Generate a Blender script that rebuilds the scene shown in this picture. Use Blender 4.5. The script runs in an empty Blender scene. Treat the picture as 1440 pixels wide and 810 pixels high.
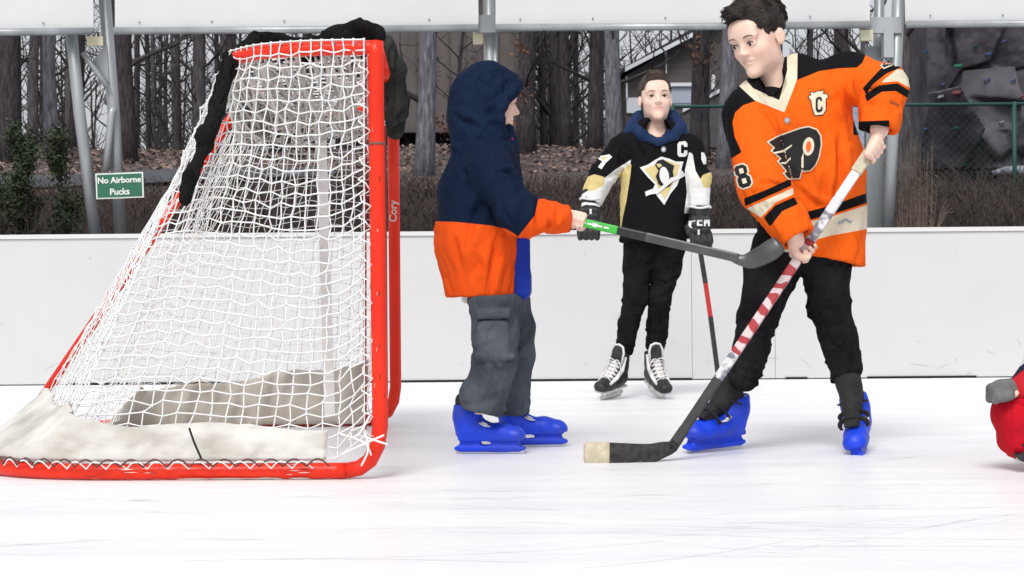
import bpy, math, random
import numpy as np
from mathutils import Vector, Matrix
from mathutils.bvhtree import BVHTree
from mathutils.geometry import tessellate_polygon
SC = bpy.context.scene
COL = SC.collection
R = math.radians
# ------------------------------------------------------------------ camera, world, sun, exposure
FPX = 2470.0; EYE = 0.554; ROLL = 0.0083; PITCH = 10.0/2470.0
_F = Vector((0, math.cos(PITCH), -math.sin(PITCH))); _U0 = Vector((0, math.sin(PITCH), math.cos(PITCH))); _R0 = Vector((1,0,0))
_c, _s = math.cos(ROLL), math.sin(ROLL)
CR = _R0*_c - _U0*_s; CU = _R0*_s + _U0*_c
CAMLOC = Vector((0,0,EYE))
cam_d = bpy.data.cameras.new('camera'); cam = bpy.data.objects.new('camera', cam_d); COL.objects.link(cam)
m = Matrix((CR, CU, -_F)).transposed().to_4x4(); m.translation = CAMLOC
cam.matrix_world = m
cam_d.sensor_width = 36; cam_d.lens = FPX/1440*36; cam_d.clip_end = 2000; cam_d.clip_start = .05
cam_d.dof.use_dof = True; cam_d.dof.focus_distance = 5.7; cam_d.dof.aperture_fstop = 20
SC.camera = cam
W = bpy.data.worlds.new("World"); SC.world = W; W.use_nodes = True
nt = W.node_tree; nt.nodes.clear()
sky = nt.nodes.new('ShaderNodeTexSky'); sky.sky_type = 'NISHITA'; sky.sun_disc = False
SUN_EL, SUN_AZ = R(50), R(194)         # azimuth from +Y clockwise: behind the camera, a little to its left
sky.sun_elevation = SUN_EL; sky.sun_rotation = SUN_AZ; sky.dust_density = 5; sky.air_density = 1.2; sky.ozone_density = 1
hs = nt.nodes.new('ShaderNodeHueSaturation'); hs.inputs['Saturation'].default_value = .38
bg = nt.nodes.new('ShaderNodeBackground'); bg.inputs['Strength'].default_value = .135
wo = nt.nodes.new('ShaderNodeOutputWorld')
cl = nt.nodes.new('ShaderNodeMix'); cl.data_type = 'RGBA'; cl.inputs[0].default_value = .62; cl.inputs[7].default_value = (4.7, 4.8, 5.15, 1)   # even cloud cover
nt.links.new(sky.outputs[0], hs.inputs['Color']); nt.links.new(hs.outputs[0], cl.inputs[6]); nt.links.new(cl.outputs[2], bg.inputs[0]); nt.links.new(bg.outputs[0], wo.inputs[0])
sd = bpy.data.lights.new('sun', 'SUN'); sd.energy = 1.75; sd.angle = R(22); sd.color = (1, .975, .95)
sun = bpy.data.objects.new('sun', sd); COL.objects.link(sun)
dv = Vector((math.sin(SUN_AZ)*math.cos(SUN_EL), math.cos(SUN_AZ)*math.cos(SUN_EL), math.sin(SUN_EL)))
sun.rotation_euler = dv.to_track_quat('Z', 'Y').to_euler()
SC.view_settings.view_transform = 'Standard'; SC.view_settings.look = 'None'
SC.view_settings.gamma = 1; SC.view_settings.use_curve_mapping = False
SC.view_settings.exposure = .20
try: SC.cycles.max_bounces = 6; SC.cycles.transparent_max_bounces = 6
except Exception: pass

def P(px, py, d):
    "world point seen at photo pixel (px,py) at distance d along +Y"
    v = _F + CR*((px-720)/FPX) + CU*((405-py)/FPX)
    return CAMLOC + v*(d/v.y)
def proj(V):
    V = np.asarray(V, float) - np.array(CAMLOC)
    w = V@np.array(_F); return np.stack([720+FPX*(V@np.array(CR))/w, 405-FPX*(V@np.array(CU))/w], 1)
def G(px, py):
    v = _F + CR*((px-720)/FPX) + CU*((405-py)/FPX)
    return CAMLOC + v*(-EYE/v.z)

# ------------------------------------------------------------------ materials
def mat(name, col, rough=.7, col2=None, scale=8, stretch=(1,1,1), bump=0, bscale=None, detail=6, metal=0, spec=.35, sss=0, sheen=0, lo=.35, hi=.65, layers=None, trans=0, coat=0, bdist=.01, wr=0, wsc=13):
    m = bpy.data.materials.new(name); m.use_nodes = True
    nt = m.node_tree; b = nt.nodes['Principled BSDF']; L = nt.links.new
    b.inputs['Roughness'].default_value = rough; b.inputs['Metallic'].default_value = metal
    b.inputs['Specular IOR Level'].default_value = spec if not sheen else .06
    if sss: b.inputs['Subsurface Weight'].default_value = sss; b.inputs['Subsurface Radius'].default_value = (.012,.005,.003); b.inputs['Subsurface Scale'].default_value = .6
    if sheen>9: b.inputs['Sheen Weight'].default_value = sheen
    if coat: b.inputs['Coat Weight'].default_value = coat
    tc = nt.nodes.new('ShaderNodeTexCoord'); mp = nt.nodes.new('ShaderNodeMapping'); mp.inputs['Scale'].default_value = stretch
    L(tc.outputs['Object'], mp.inputs[0])
    cur = None
    rgb = nt.nodes.new('ShaderNodeRGB'); rgb.outputs[0].default_value = (*col, 1); cur = rgb.outputs[0]
    if layers:
        for at, c in layers:
            a = nt.nodes.new('ShaderNodeAttribute'); a.attribute_name = at
            g = nt.nodes.new('ShaderNodeMath'); g.operation = 'GREATER_THAN'; g.inputs[1].default_value = 0
            L(a.outputs['Fac'], g.inputs[0])
            mx = nt.nodes.new('ShaderNodeMix'); mx.data_type = 'RGBA'
            L(g.outputs[0], mx.inputs[0]); L(cur, mx.inputs[6]); mx.inputs[7].default_value = (*c, 1)
            cur = mx.outputs[2]
    if col2 is not None or layers:
        n = nt.nodes.new('ShaderNodeTexNoise'); n.inputs['Scale'].default_value = scale; n.inputs['Detail'].default_value = detail
        L(mp.outputs[0], n.inputs[0])
        r = nt.nodes.new('ShaderNodeMapRange'); r.inputs[1].default_value = lo; r.inputs[2].default_value = hi
        L(n.outputs[0], r.inputs[0])
        mx = nt.nodes.new('ShaderNodeMix'); mx.data_type = 'RGBA'
        if col2 is not None:
            L(r.outputs[0], mx.inputs[0]); L(cur, mx.inputs[6]); mx.inputs[7].default_value = (*col2, 1)
        else:
            mx.blend_type = 'MULTIPLY'; mm = nt.nodes.new('ShaderNodeMath'); mm.operation = 'MULTIPLY'; mm.inputs[1].default_value = .5
            L(r.outputs[0], mm.inputs[0]); L(mm.outputs[0], mx.inputs[0]); L(cur, mx.inputs[6]); mx.inputs[7].default_value = (.78,.78,.78,1)
        cur = mx.outputs[2]
    L(cur, b.inputs['Base Color'])
    if bump:
        n2 = nt.nodes.new('ShaderNodeTexNoise'); n2.inputs['Scale'].default_value = bscale or scale*3; n2.inputs['Detail'].default_value = 5
        L(mp.outputs[0], n2.inputs[0])
        bp = nt.nodes.new('ShaderNodeBump'); bp.inputs['Strength'].default_value = bump; bp.inputs['Distance'].default_value = bdist
        L(n2.outputs[0], bp.inputs['Height']); L(bp.outputs[0], b.inputs['Normal'])
        if wr:
            mp2 = nt.nodes.new('ShaderNodeMapping'); mp2.inputs['Scale'].default_value = (1,1,.42); mp2.inputs['Rotation'].default_value = (0,.35,0); L(tc.outputs['Object'], mp2.inputs[0])
            n3 = nt.nodes.new('ShaderNodeTexNoise'); n3.inputs['Scale'].default_value = wsc; n3.inputs['Detail'].default_value = 2.5; n3.inputs['Distortion'].default_value = .9; L(mp2.outputs[0], n3.inputs[0])
            s1 = nt.nodes.new('ShaderNodeMath'); s1.operation='SUBTRACT'; s1.inputs[1].default_value=.5; L(n3.outputs[0], s1.inputs[0])
            s2 = nt.nodes.new('ShaderNodeMath'); s2.operation='ABSOLUTE'; L(s1.outputs[0], s2.inputs[0])
            s3 = nt.nodes.new('ShaderNodeMapRange'); s3.inputs[1].default_value=0; s3.inputs[2].default_value=.16; s3.interpolation_type='SMOOTHSTEP'; L(s2.outputs[0], s3.inputs[0])
            b3 = nt.nodes.new('ShaderNodeBump'); b3.inputs['Strength'].default_value=wr; b3.inputs['Distance'].default_value=.012; L(s3.outputs[0], b3.inputs['Height']); L(bp.outputs[0], b3.inputs['Normal']); L(b3.outputs[0], b.inputs['Normal'])
    return m

# ------------------------------------------------------------------ object helpers
def tag(o, label=None, cat=None, group=None, kind=None):
    if label: o['label'] = label
    if cat: o['category'] = cat
    if group: o['group'] = group
    if kind: o['kind'] = kind
    return o
def empty(name, loc, label=None, cat=None, group=None):
    o = bpy.data.objects.new(name, None); COL.objects.link(o); o.location = loc; o.empty_display_size = .2
    return tag(o, label, cat, group)
def mesh_obj(name, V, Fc, material=None, parent=None, smooth=True):
    me = bpy.data.meshes.new(name)
    V = np.asarray(V, dtype=np.float64)
    loc = Vector((0,0,0))
    if parent is None:      # put the origin at the base of the thing
        lo = V.min(0); hi = V.max(0); loc = Vector(((lo[0]+hi[0])/2, (lo[1]+hi[1])/2, lo[2]))
    else:
        p = parent; loc = Vector((0,0,0))
        while p is not None: loc = loc + p.location; p = p.parent
    V = V - np.array(loc)
    me.from_pydata(V.tolist() if isinstance(V, np.ndarray) else V, [], Fc.tolist() if isinstance(Fc, np.ndarray) else Fc)
    if smooth: me.polygons.foreach_set('use_smooth', [True]*len(me.polygons))
    if material is not None: me.materials.append(material)
    me.update()
    o = bpy.data.objects.new(name, me); COL.objects.link(o)
    if parent is not None: o.parent = parent
    else: o.location = loc
    return o
class MB:
    "collects boxes, tubes, polygons for one mesh"
    def __init__(s): s.v = []; s.f = []
    def add(s, V, Fc):
        n = len(s.v); s.v += [tuple(v) for v in V]; s.f += [tuple(n+i for i in f) for f in Fc]; return s
    def box(s, c, h, M=None):
        c = Vector(c); out = []
        for dx in (-1,1):
            for dy in (-1,1):
                for dz in (-1,1):
                    p = Vector((dx*h[0], dy*h[1], dz*h[2]))
                    if M is not None: p = M@p
                    out.append(c+p)
        return s.add(out, [(0,1,3,2),(4,6,7,5),(0,4,5,1),(2,3,7,6),(0,2,6,4),(1,5,7,3)])
    def tube(s, pts, rad, n=8, cap=True, closed=False, flat=None):
        pts = [Vector(p) for p in pts]; N = len(pts)
        if not hasattr(rad, '__len__'): rad = [rad]*N
        t0 = (pts[1]-pts[0]).normalized(); up = Vector((0,0,1)) if abs(t0.z) < .9 else Vector((0,1,0))
        a = t0.cross(up).normalized(); V = []
        for i, p in enumerate(pts):
            if closed: t = (pts[(i+1)%N]-pts[i-1])
            else: t = pts[min(i+1,N-1)]-pts[max(i-1,0)]
            if t.length < 1e-9: t = t0
            t.normalize(); a = (a - t*a.dot(t))
            if a.length < 1e-6: a = t.orthogonal()
            a.normalize(); b = t.cross(a)
            for k in range(n):
                an = 2*math.pi*k/n; ra = rad[i]; rb = rad[i]*(flat if flat else 1)
                V.append(p + a*(math.cos(an)*ra) + b*(math.sin(an)*rb))
        Fc = []
        for i in range(N if closed else N-1):
            j = (i+1)%N
            for k in range(n):
                l = (k+1)%n; Fc.append((i*n+k, i*n+l, j*n+l, j*n+k))
        if cap and not closed: Fc.append(tuple(range(n))[::-1]); Fc.append(tuple((N-1)*n+k for k in range(n)))
        return s.add(V, Fc)
    def prism(s, poly, d):
        "extrude a closed polygon of 3-D points by vector d"
        n = len(poly); d = Vector(d); V = [Vector(p) for p in poly]+[Vector(p)+d for p in poly]
        return s.add(V, [tuple(range(n))[::-1], tuple(range(n,2*n))]+[(i,(i+1)%n,n+(i+1)%n,n+i) for i in range(n)])
    def build(s, name, material=None, parent=None, smooth=False):
        return mesh_obj(name, np.array([tuple(v) for v in s.v]), s.f, material, parent, smooth)
def bezier(pts, n=8):
    "Catmull-Rom through pts"
    pts = [Vector(p) for p in pts]; out = []
    for i in range(len(pts)-1):
        p0 = pts[max(i-1,0)]; p1 = pts[i]; p2 = pts[i+1]; p3 = pts[min(i+2,len(pts)-1)]
        for k in range(n):
            t = k/n; out.append(.5*((2*p1)+(p2-p0)*t+(2*p0-5*p1+4*p2-p3)*t*t+(3*p1-p0-3*p2+p3)*t**3))
    out.append(pts[-1]); return out
def text_mesh(body, size, name, material, parent, origin, xdir, ydir, extrude=.001, offset=0, spacing=1):
    cu = bpy.data.curves.new('t', 'FONT'); cu.body = body; cu.size = size; cu.align_x = 'CENTER'; cu.align_y = 'CENTER'
    cu.offset = offset; cu.extrude = extrude; cu.space_character = spacing; cu.resolution_u = 3
    to = bpy.data.objects.new('t', cu); COL.objects.link(to)
    dg = bpy.context.evaluated_depsgraph_get(); dg.update()
    me = to.evaluated_get(dg).to_mesh()
    x = Vector(xdir).normalized(); y = Vector(ydir).normalized(); z = x.cross(y)
    V = [Vector(origin)+x*v.co.x+y*v.co.y+z*v.co.z for v in me.vertices]; Fc = [tuple(p.vertices) for p in me.polygons]
    to.evaluated_get(dg).to_mesh_clear(); bpy.data.objects.remove(to); bpy.data.curves.remove(cu)
    return mesh_obj(name, np.array([tuple(v) for v in V]), Fc, material, parent, False)

# ------------------------------------------------------------------ numpy noise
def _hash(i, j, k, seed):
    h = (i*374761393 + j*668265263 + k*2147483647 + seed*144665) & 0xffffffff
    h = ((h ^ (h >> 13))*1274126177) & 0xffffffff
    return ((h ^ (h >> 16)) & 0xffff)/65535.0
def vnoise(Pn, seed=0):
    Pn = np.asarray(Pn, float); f = np.floor(Pn).astype(np.int64); t = Pn-f; t = t*t*(3-2*t)
    r = 0
    for a in (0,1):
        for b in (0,1):
            for c in (0,1):
                w = (t[:,0] if a else 1-t[:,0])*(t[:,1] if b else 1-t[:,1])*(t[:,2] if c else 1-t[:,2])
                r = r + w*_hash(f[:,0]+a, f[:,1]+b, f[:,2]+c, seed)
    return r*2-1
def fbm(Pn, seed=0, o=3):
    r = 0; a = 1; tot = 0
    for i in range(o): r = r + a*vnoise(Pn*(2**i), seed+i*7); tot += a; a *= .5
    return r/tot
# ------------------------------------------------------------------ the setting
rnd = random.Random(4)
def terrain_z(x, y):
    xs = [0, 10.2, 13, 20, 22, 30, 34, 60, 150, 900]; zs = [-.02, -.02, .3, 1.72, 1.92, 2.82, 2.85, 1.2, .5, -2]
    return float(np.interp(y, xs, zs)) + .05*math.sin(x*.9+y*.5)*(1 if y > 12 else 0)
m_ice = mat('ice', (.88,.885,.89), .40, (.79,.80,.82), 1.6, (.35,2.4,1), bump=.15, bscale=9, lo=.35, hi=.7, spec=.22)
nt_ = m_ice.node_tree
ice = MB(); ice.add([(-14,-6,0),(14,-6,0),(14,9.72,0),(-14,9.72,0)], [(0,1,2,3)])
tag(ice.build('ice', m_ice), kind='structure')
# skate scratches and swept snow on the ice
m_scr = mat('ice_scratch', (.825,.83,.84), .5); m_snow = mat('shaved_snow', (.86,.86,.87), .9)
sc_ = MB()
for i in range(520):
    y = rnd.uniform(3.5, 9.3); x = rnd.uniform(-.34,.34)*y; L = rnd.uniform(.15,.9); a = rnd.gauss(0,.35) + (math.pi if rnd.random()<.5 else 0)
    cv = rnd.uniform(-.25,.25); pts = []
    for k in range(7):
        t = k/6-.5; pts.append((x+math.cos(a)*L*t-math.sin(a)*cv*t*t, y+math.sin(a)*L*t+math.cos(a)*cv*t*t))
    w = rnd.uniform(.0008,.0022); V=[]; 
    for k,(px_,py_) in enumerate(pts): V += [(px_, py_-w, .004), (px_, py_+w, .004)]
    sc_.add(V, [(2*k,2*k+1,2*k+3,2*k+2) for k in range(6)])
tag(sc_.build('ice_scratches', m_scr), 'fine grey skate scratches across the white ice', 'scratches', kind='stuff')
# terrain behind the rink
m_ground = mat('leaf_ground', (.115,.085,.08), .95, (.05,.042,.042), 3, bump=.6, bscale=25)
xs = list(np.linspace(-60,60,61)); ys = [9.86,10.2,11,12,13,14.5,16,18,20,21,22,24,26,28,30,32,34,40,50,60,80,110,150,250,500,900]
V=[]; Fc=[]
for y in ys:
    for x in xs: V.append((x*(1+max(0,y-60)/80), y, terrain_z(x,y)))
nx = len(xs)
for j in range(len(ys)-1):
    for i in range(nx-1): Fc.append((j*nx+i, j*nx+i+1, (j+1)*nx+i+1, (j+1)*nx+i))
tag(mesh_obj('ground', V, Fc, m_ground), kind='structure')
V=[];Fc=[]
xs2 = np.linspace(-12,-2.0,24)
for x in xs2:
    for y in (19.6,20.6,21.6): V.append((x, y, terrain_z(x,y)+.02+.03))
for i in range(len(xs2)-1):
    for j in range(2): Fc.append((i*3+j,(i+1)*3+j,(i+1)*3+j+1,i*3+j+1))
tag(mesh_obj('path', V, Fc, mat('asphalt', (.09,.095,.11), .85, (.06,.062,.07), 6, bump=.3)), kind='structure')
# leaf litter
m_leaf = mat('fallen_leaf', (.30,.215,.185), .9, (.13,.095,.085), 9)
lf = MB()
for i in range(9000):
    y = rnd.uniform(22, 31.5); x = rnd.uniform(-10, 11)*y/30
    if -10 < x < -2 and y < 22: continue
    z = terrain_z(x,y)+.03; s = rnd.uniform(.02,.055); a = rnd.uniform(0,6.28); t = rnd.uniform(.1,.9)
    u = Vector((math.cos(a), math.sin(a), rnd.uniform(-.3,.3)))*s; w = Vector((-math.sin(a)*t, math.cos(a)*t, rnd.uniform(.1,.8)))*s
    c = Vector((x,y,z)); lf.add([c-u, c-w*.6, c+u, c+w], [(0,1,2,3)])
tag(lf.build('fallen_leaves', m_leaf), 'pale brown fallen leaves covering the bank below the trees', 'leaves', kind='stuff')
# dormant brush between rink and bank
m_brush = mat('brush_twig', (.075,.058,.052), .95, (.035,.028,.027), 5)
br = MB()
for i in range(15000):
    y = rnd.uniform(11, 18.8); x = rnd.uniform(-.33,.33)*y; z = terrain_z(x,y)
    top = .554 + (395-rnd.uniform(240,285))/FPX*y          # brush reaches about the foot of the bank
    h = max(.25, min(.95, top-z))*rnd.uniform(.6,1.05)
    a = rnd.uniform(0,6.28); l = rnd.uniform(.05,.3); w = rnd.uniform(.003,.007)
    b = Vector((x,y,z)); t = b+Vector((math.cos(a)*l, math.sin(a)*l, h)); md = (b+t)/2+Vector((rnd.uniform(-.06,.06),0,rnd.uniform(0,.05)))
    s = Vector((w,0,0)); br.add([b-s,b+s,md+s,t,md-s], [(0,1,2,4),(4,2,3)])
    for q in range(2):
        a = rnd.uniform(0,6.28); e = md+(t-md)*rnd.random()
        e2 = e+Vector((math.cos(a)*.12, math.sin(a)*.12, rnd.uniform(.02,.14))); br.add([e-s*.6,e+s*.6,e2], [(0,1,2)])
tag(br.build('brush', m_brush), 'leafless brown brush growing behind the white rink boards', 'brush', kind='stuff')

# rink boards
m_board = mat('white_board', (.585,.585,.585), .5, (.565,.565,.57), 2.5, bump=.05, bscale=3, bdist=.02)
m_dark = mat('dark_rubber_and_shade', (.012,.012,.013), .8)  # near-black for rubber parts, also used as painted shade in gaps
BY = 9.66
bd = empty('rink_boards', (0,BY,0), 'long white plastic rink boards closing the back of the ice', 'boards')
edges = [-6.2,-3.1, (972-720)/256+.004, (1090-720)/256, 3.1, 5.5, 7]
for a, b in zip(edges[:-1], edges[1:]):
    p = MB(); g = .0006
    p.box(((a+b)/2, BY+.03, .4055), ((b-a)/2-g, .03, .3995)); o = p.build('board_panel', m_board, bd)
    bv = o.modifiers.new('b','BEVEL'); bv.width = .003; bv.segments = 2
p = MB(); p.box((.4,BY+.05,.818),(6.6,.06,.012)); p.build('cap_rail_highlight', mat('cap_rail_highlight',(.64,.64,.64),.4), bd)  # rail coloured lighter than the panels to paint the top-edge highlight
for a,b in ((-2.45,-.75),(-.62,(972-720)/256),(1.5,1.62),(1.95,2.55)): p=MB(); p.box(((a+b)/2, BY+.006, .006), ((b-a)/2, .012, .0065)); p.build('gap_shadow', m_dark, bd)  # black strips painting the shadow in the gap under the panels
q_=random.Random(3); m_scf=mat('scuff',(.47,.47,.475),.8)
for k in range(30):
    x=q_.uniform(-3.2,3.3); z=q_.uniform(.03,.5)*q_.random()**.5; l=q_.uniform(.01,.07); a=q_.gauss(0,.5); w=q_.uniform(.0012,.004)
    p=MB(); u=Vector((math.cos(a),0,math.sin(a)))*l; n_=Vector((-math.sin(a),0,math.cos(a)))*w; c=Vector((x,BY-.0012,z)); p.add([c-u,c-n_,c+u*.9,c+n_*.8],[(0,1,2,3)]); p.build('puck_scuff', m_scf, bd)
p = MB(); p.box((.4,BY+.055,.4),(6.6,.02,.38)); p.build('board_backing', mat('backing',(.5,.5,.5),.8), bd)
m_scw=mat('screw',(.5,.5,.5),.5)
for k in range(10):
    for z_ in (.1,.7): p=MB(); p.box((-3.0+k*.68,BY-.001,z_),(.0045,.0015,.0045)); p.build('board_screw', m_scw, bd)

# tent valance with its tube, and the tent poles
m_canvas = mat('tent_canvas', (.62,.62,.62), .6, (.585,.585,.585), 2, bump=.15, bscale=3)
m_alu = mat('aluminium', (.40,.42,.43), .42, (.27,.29,.30), 6, (1,1,.2), metal=.35, bump=.1, bscale=30)
m_aludark = mat('aluminium_dark', (.24,.26,.27), .4, (.17,.185,.19), 6, (1,1,.2), metal=.3)
D = 9.95
def zpx(py, d): return EYE + (395-py)/FPX*d
bays = [(-3.6, (140-720)/FPX*D-.02), ((165-720)/FPX*D, (676-720)/FPX*D), ((700-720)/FPX*D, (1226-720)/FPX*D), ((1276-720)/FPX*D, 4.6)]
for (a,b), lb in zip(bays, ('white canvas tent valance above the green sign, left of the leaning pole', 'white canvas tent valance above the goal, left of the middle pole', 'white canvas tent valance between the middle pole and the right poles', 'white canvas tent valance above the climbing wall')):
    t = empty('tent_valance', ((a+b)/2,D,2.0), lb, 'tent valance', 'canvas valances of the tent')
    n = 24; V=[]; Fc=[]
    for th in (0,.012):
        for i in range(n+1):
            x = a+(b-a)*i/n
            for k,z in enumerate((1.99,2.2,2.6,3.1)): V.append((x, D+th+.012*math.sin(i*1.7+k)*(.4), z+.004*math.sin(i*.9)))
    for i in range(n):
        for k in range(3):
            Fc.append((i*4+k,(i+1)*4+k,(i+1)*4+k+1,i*4+k+1)); q=(n+1)*4; Fc.append((q+i*4+k+1,q+(i+1)*4+k+1,q+(i+1)*4+k,q+i*4+k))
    mesh_obj('canvas', V, Fc, m_canvas, t)
    tb = MB(); tb.tube([(a,D-.02,1.985),((a+b)/2,D-.02,1.982),(b,D-.02,1.985)], .021, 12); tb.build('tube', m_alu, t, True)
    for k in range(int((b-a)/.41)): g=MB(); g.tube([(a+.14+k*.41,D-.006,2.035),(a+.14+k*.41,D-.009,2.035)], .005, 8); g.build('grommet', m_aludark, t, True)
def pole(label, pts, r, extras=None, grp='tent poles standing behind the boards'):
    base = Vector(pts[0]); t = empty('tent_pole', base, label, 'pole', grp)
    q = MB(); q.tube(pts, r, 16); q.build('shaft', m_alu, t, True)
    return t
lp1 = pole('leaning silver tent pole, leftmost, beside the evergreen shrub', [P(136,345,10.05),P(112,160,10.05),P(88,-70,10.05)], .034)
lp2 = pole('silver tent pole behind the green sign with a triangular gusset', [P(170,345,10.15),P(160,160,10.15),P(142,-70,10.15)], .036)
g = MB(); g.prism([P(128,88,10.1),P(150,62,10.1),P(153,116,10.1)], (0,.015,0)); g.build('gusset_plate', m_alu, lp2)
g = MB(); g.tube([P(116,74,10.06),P(152,122,10.08)], .016, 8); g.tube([P(149,240,10.07),P(157,158,10.09),P(160,150,10.1)], .022, 8); g.build('strut', m_alu, lp2, True)
g = MB(); g.box(P(134,58,10.04),(.045,.012,.026)); o=g.build('junction_box', mat('cream_box',(.6,.57,.4),.6), lp2)
g = MB(); g.tube([P(138,45,10.05),P(138,57,10.05)], .006, 6); g.build('cable', m_dark, lp2)
mp_ = pole('silver tent pole in the middle, behind the hooded child', [P(692,345,10.1),P(690,160,10.1),P(686,-70,10.1)], .035)
g = MB(); g.tube([P(699,345,10.08),P(697,130,10.08),P(696,40,10.08)], .013, 8); g.build('side_rail', m_alu, mp_, True)
g = MB(); g.box(P(672,54,10.06),(.028,.02,.034)); g.build('junction_box', mat('cream_box2',(.62,.58,.42),.6), mp_)
g = MB(); g.box(P(688,34,10.0),(.075,.02,.05)); g.build('bracket', m_aludark, mp_)
rp1 = pole('left silver tent pole of the pair behind the orange jersey sleeve', [P(1222,345,10.2),P(1234,120,10.15),P(1238,-70,10.15)], .03)
rp2 = pole('right silver tent pole of the pair beside the dry tall grass', [P(1247,345,10.05),P(1257,160,10.05),P(1266,-70,10.05)], .036)
g = MB(); g.box(P(1229,200,10.15),(.05,.03,.55)); g.build('channel_post', m_aludark, rp1)
g = MB(); g.box(P(1218,50,10.0),(.035,.02,.03)); g.build('junction_box', mat('cream_box3',(.6,.58,.42),.6), rp1)
g = MB(); g.box(P(1242,36,10.02),(.1,.02,.045)); g.box(P(1248,62,10.03),(.028,.036,.08)); g.build('bracket', m_alu, rp2)
# sign
sg = empty('warning_sign', P(168,280,9.98), 'small green sign with white border lettered No Airborne Pucks', 'sign')
m_green = mat('sign_green', (.03,.15,.085), .5, (.025,.12,.07), 10); m_w = mat('sign_white', (.72,.75,.72), .5)
ctr = P(168.5,261,9.97); hw = 33.5/FPX*D; hh = 18/FPX*D
xd = (P(201,259.5,9.97)-P(136,262,9.97)).normalized(); yd = Vector((0,0,1)); yd=(yd-xd*yd.dot(xd)).normalized(); Mx = Matrix((xd, Vector((0,1,0)), yd)).transposed()
g = MB(); g.box(ctr,(hw,.006,hh),Mx); o=g.build('sign_panel', m_w, sg)
g = MB(); g.box(ctr-Vector((0,.007,0)),(hw-.008,.002,hh-.008),Mx); g.build('sign_face', m_green, sg)
text_mesh('No Airborne', .0475, 'sign_text', m_w, sg, ctr+yd*.030-Vector((0,.0105,0)), xd, yd, .001, .0012, .98)
text_mesh('Pucks', .05, 'sign_text', m_w, sg, ctr-yd*.036-Vector((0,.0105,0)), xd, yd, .001, .0012, .98)

# ------------------------------------------------------------------ trees
def bark(name, c1, c2): return mat(name, c1, .95, c2, 9, (3,3,.6), bump=.9, bscale=14, bdist=.04)
m_bark = [bark('bark_dark',(.074,.062,.066),(.028,.024,.029)), bark('bark_mid',(.125,.112,.118),(.05,.045,.052)), bark('bark_light',(.22,.222,.25),(.09,.09,.105))]
m_twig = mat('twig', (.055,.048,.050), .95, (.028,.025,.027), 5)
def tree_parts(seed, h, r, nb, low, spread=1.0, fork=False):
    q = random.Random(seed); tr = MB(); cr = MB()
    n = 12; pts=[]; rad=[]; lx=q.uniform(-.25,.25); ph=q.uniform(0,6)
    for i in range(n+1):
        t=i/n; pts.append(Vector((lx*t*h*.12+.08*math.sin(ph+t*5)*t*2, .05*math.cos(ph+t*4)*t, t*h-.25))); rad.append(r*(1.25 if i==0 else 1.05 if i==1 else 1)*(1-.55*t))
    tr.tube(pts, rad, 10)
    if fork:
        tr.tube([pts[2],pts[3]+Vector((r*2.2,0,.1)),pts[6]+Vector((r*5,0.1,0)),pts[10]+Vector((r*7,.2,0))],[r*.7,r*.65,r*.5,r*.3],8)
    def at(t):
        f=t*n; i=min(int(f),n-1); return pts[i].lerp(pts[i+1],f-i)
    for b in range(nb):
        t=low+(1-low)*(b+q.random())/nb; p=at(t); a=q.uniform(0,6.28); L=q.uniform(.6,1.7)*spread*(1.1-.4*t); rise=q.uniform(.1,.95)
        d=Vector((math.cos(a),math.sin(a),rise)); bp=[p]; 
        for k in range(1,6):
            d=(d+Vector((q.gauss(0,.16),q.gauss(0,.16),.12+q.gauss(0,.1)))).normalized(); bp.append(bp[-1]+d*L/5)
        r0=min(r*.35,.012+.02*L); cr.tube(bp,[r0*(1-k/5.6) for k in range(6)],5,cap=False)
        for s in range(5):
            k=q.randint(1,4); e=bp[k].lerp(bp[k+1],q.random()); a2=q.uniform(0,6.28); d2=(d*.6+Vector((math.cos(a2),math.sin(a2),q.uniform(.0,.9)))).normalized(); l2=L*q.uniform(.2,.5)
            e2=e+d2*l2*.5; e3=e2+(d2+Vector((q.gauss(0,.3),q.gauss(0,.3),.25))).normalized()*l2*.5
            cr.tube([e,e2,e3],[r0*.4,r0*.28,.003],3,cap=False)
            for w in range(3):
                f=e.lerp(e3,q.uniform(.3,1)); f2=f+Vector((q.gauss(0,1),q.gauss(0,1),q.uniform(-.2,1))).normalized()*l2*.4
                cr.tube([f,f2],[.006,.003],3,cap=False)
    return tr, cr
def tree(px, wpx, y, shade, label, group=None, nb=16, low=.08, fork=False, h=9, seed=None, spread=1, leaves=False):
    x=(px-720)/FPX*y; r=wpx/2/FPX*y; z=terrain_z(x,y)
    t=empty('bare_tree',(x,y,z),label,'tree',group)
    tr,cr=tree_parts(seed or int(px*7+y),h,r,nb,low,spread,fork)
    for mb_,nm,mt in ((tr,'trunk',m_bark[shade]),(cr,'crown',m_twig)):
        mb_.v=[(v[0]+x,v[1]+y,v[2]+z) for v in mb_.v]; mb_.build(nm,mt,t,True)
    return t
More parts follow.
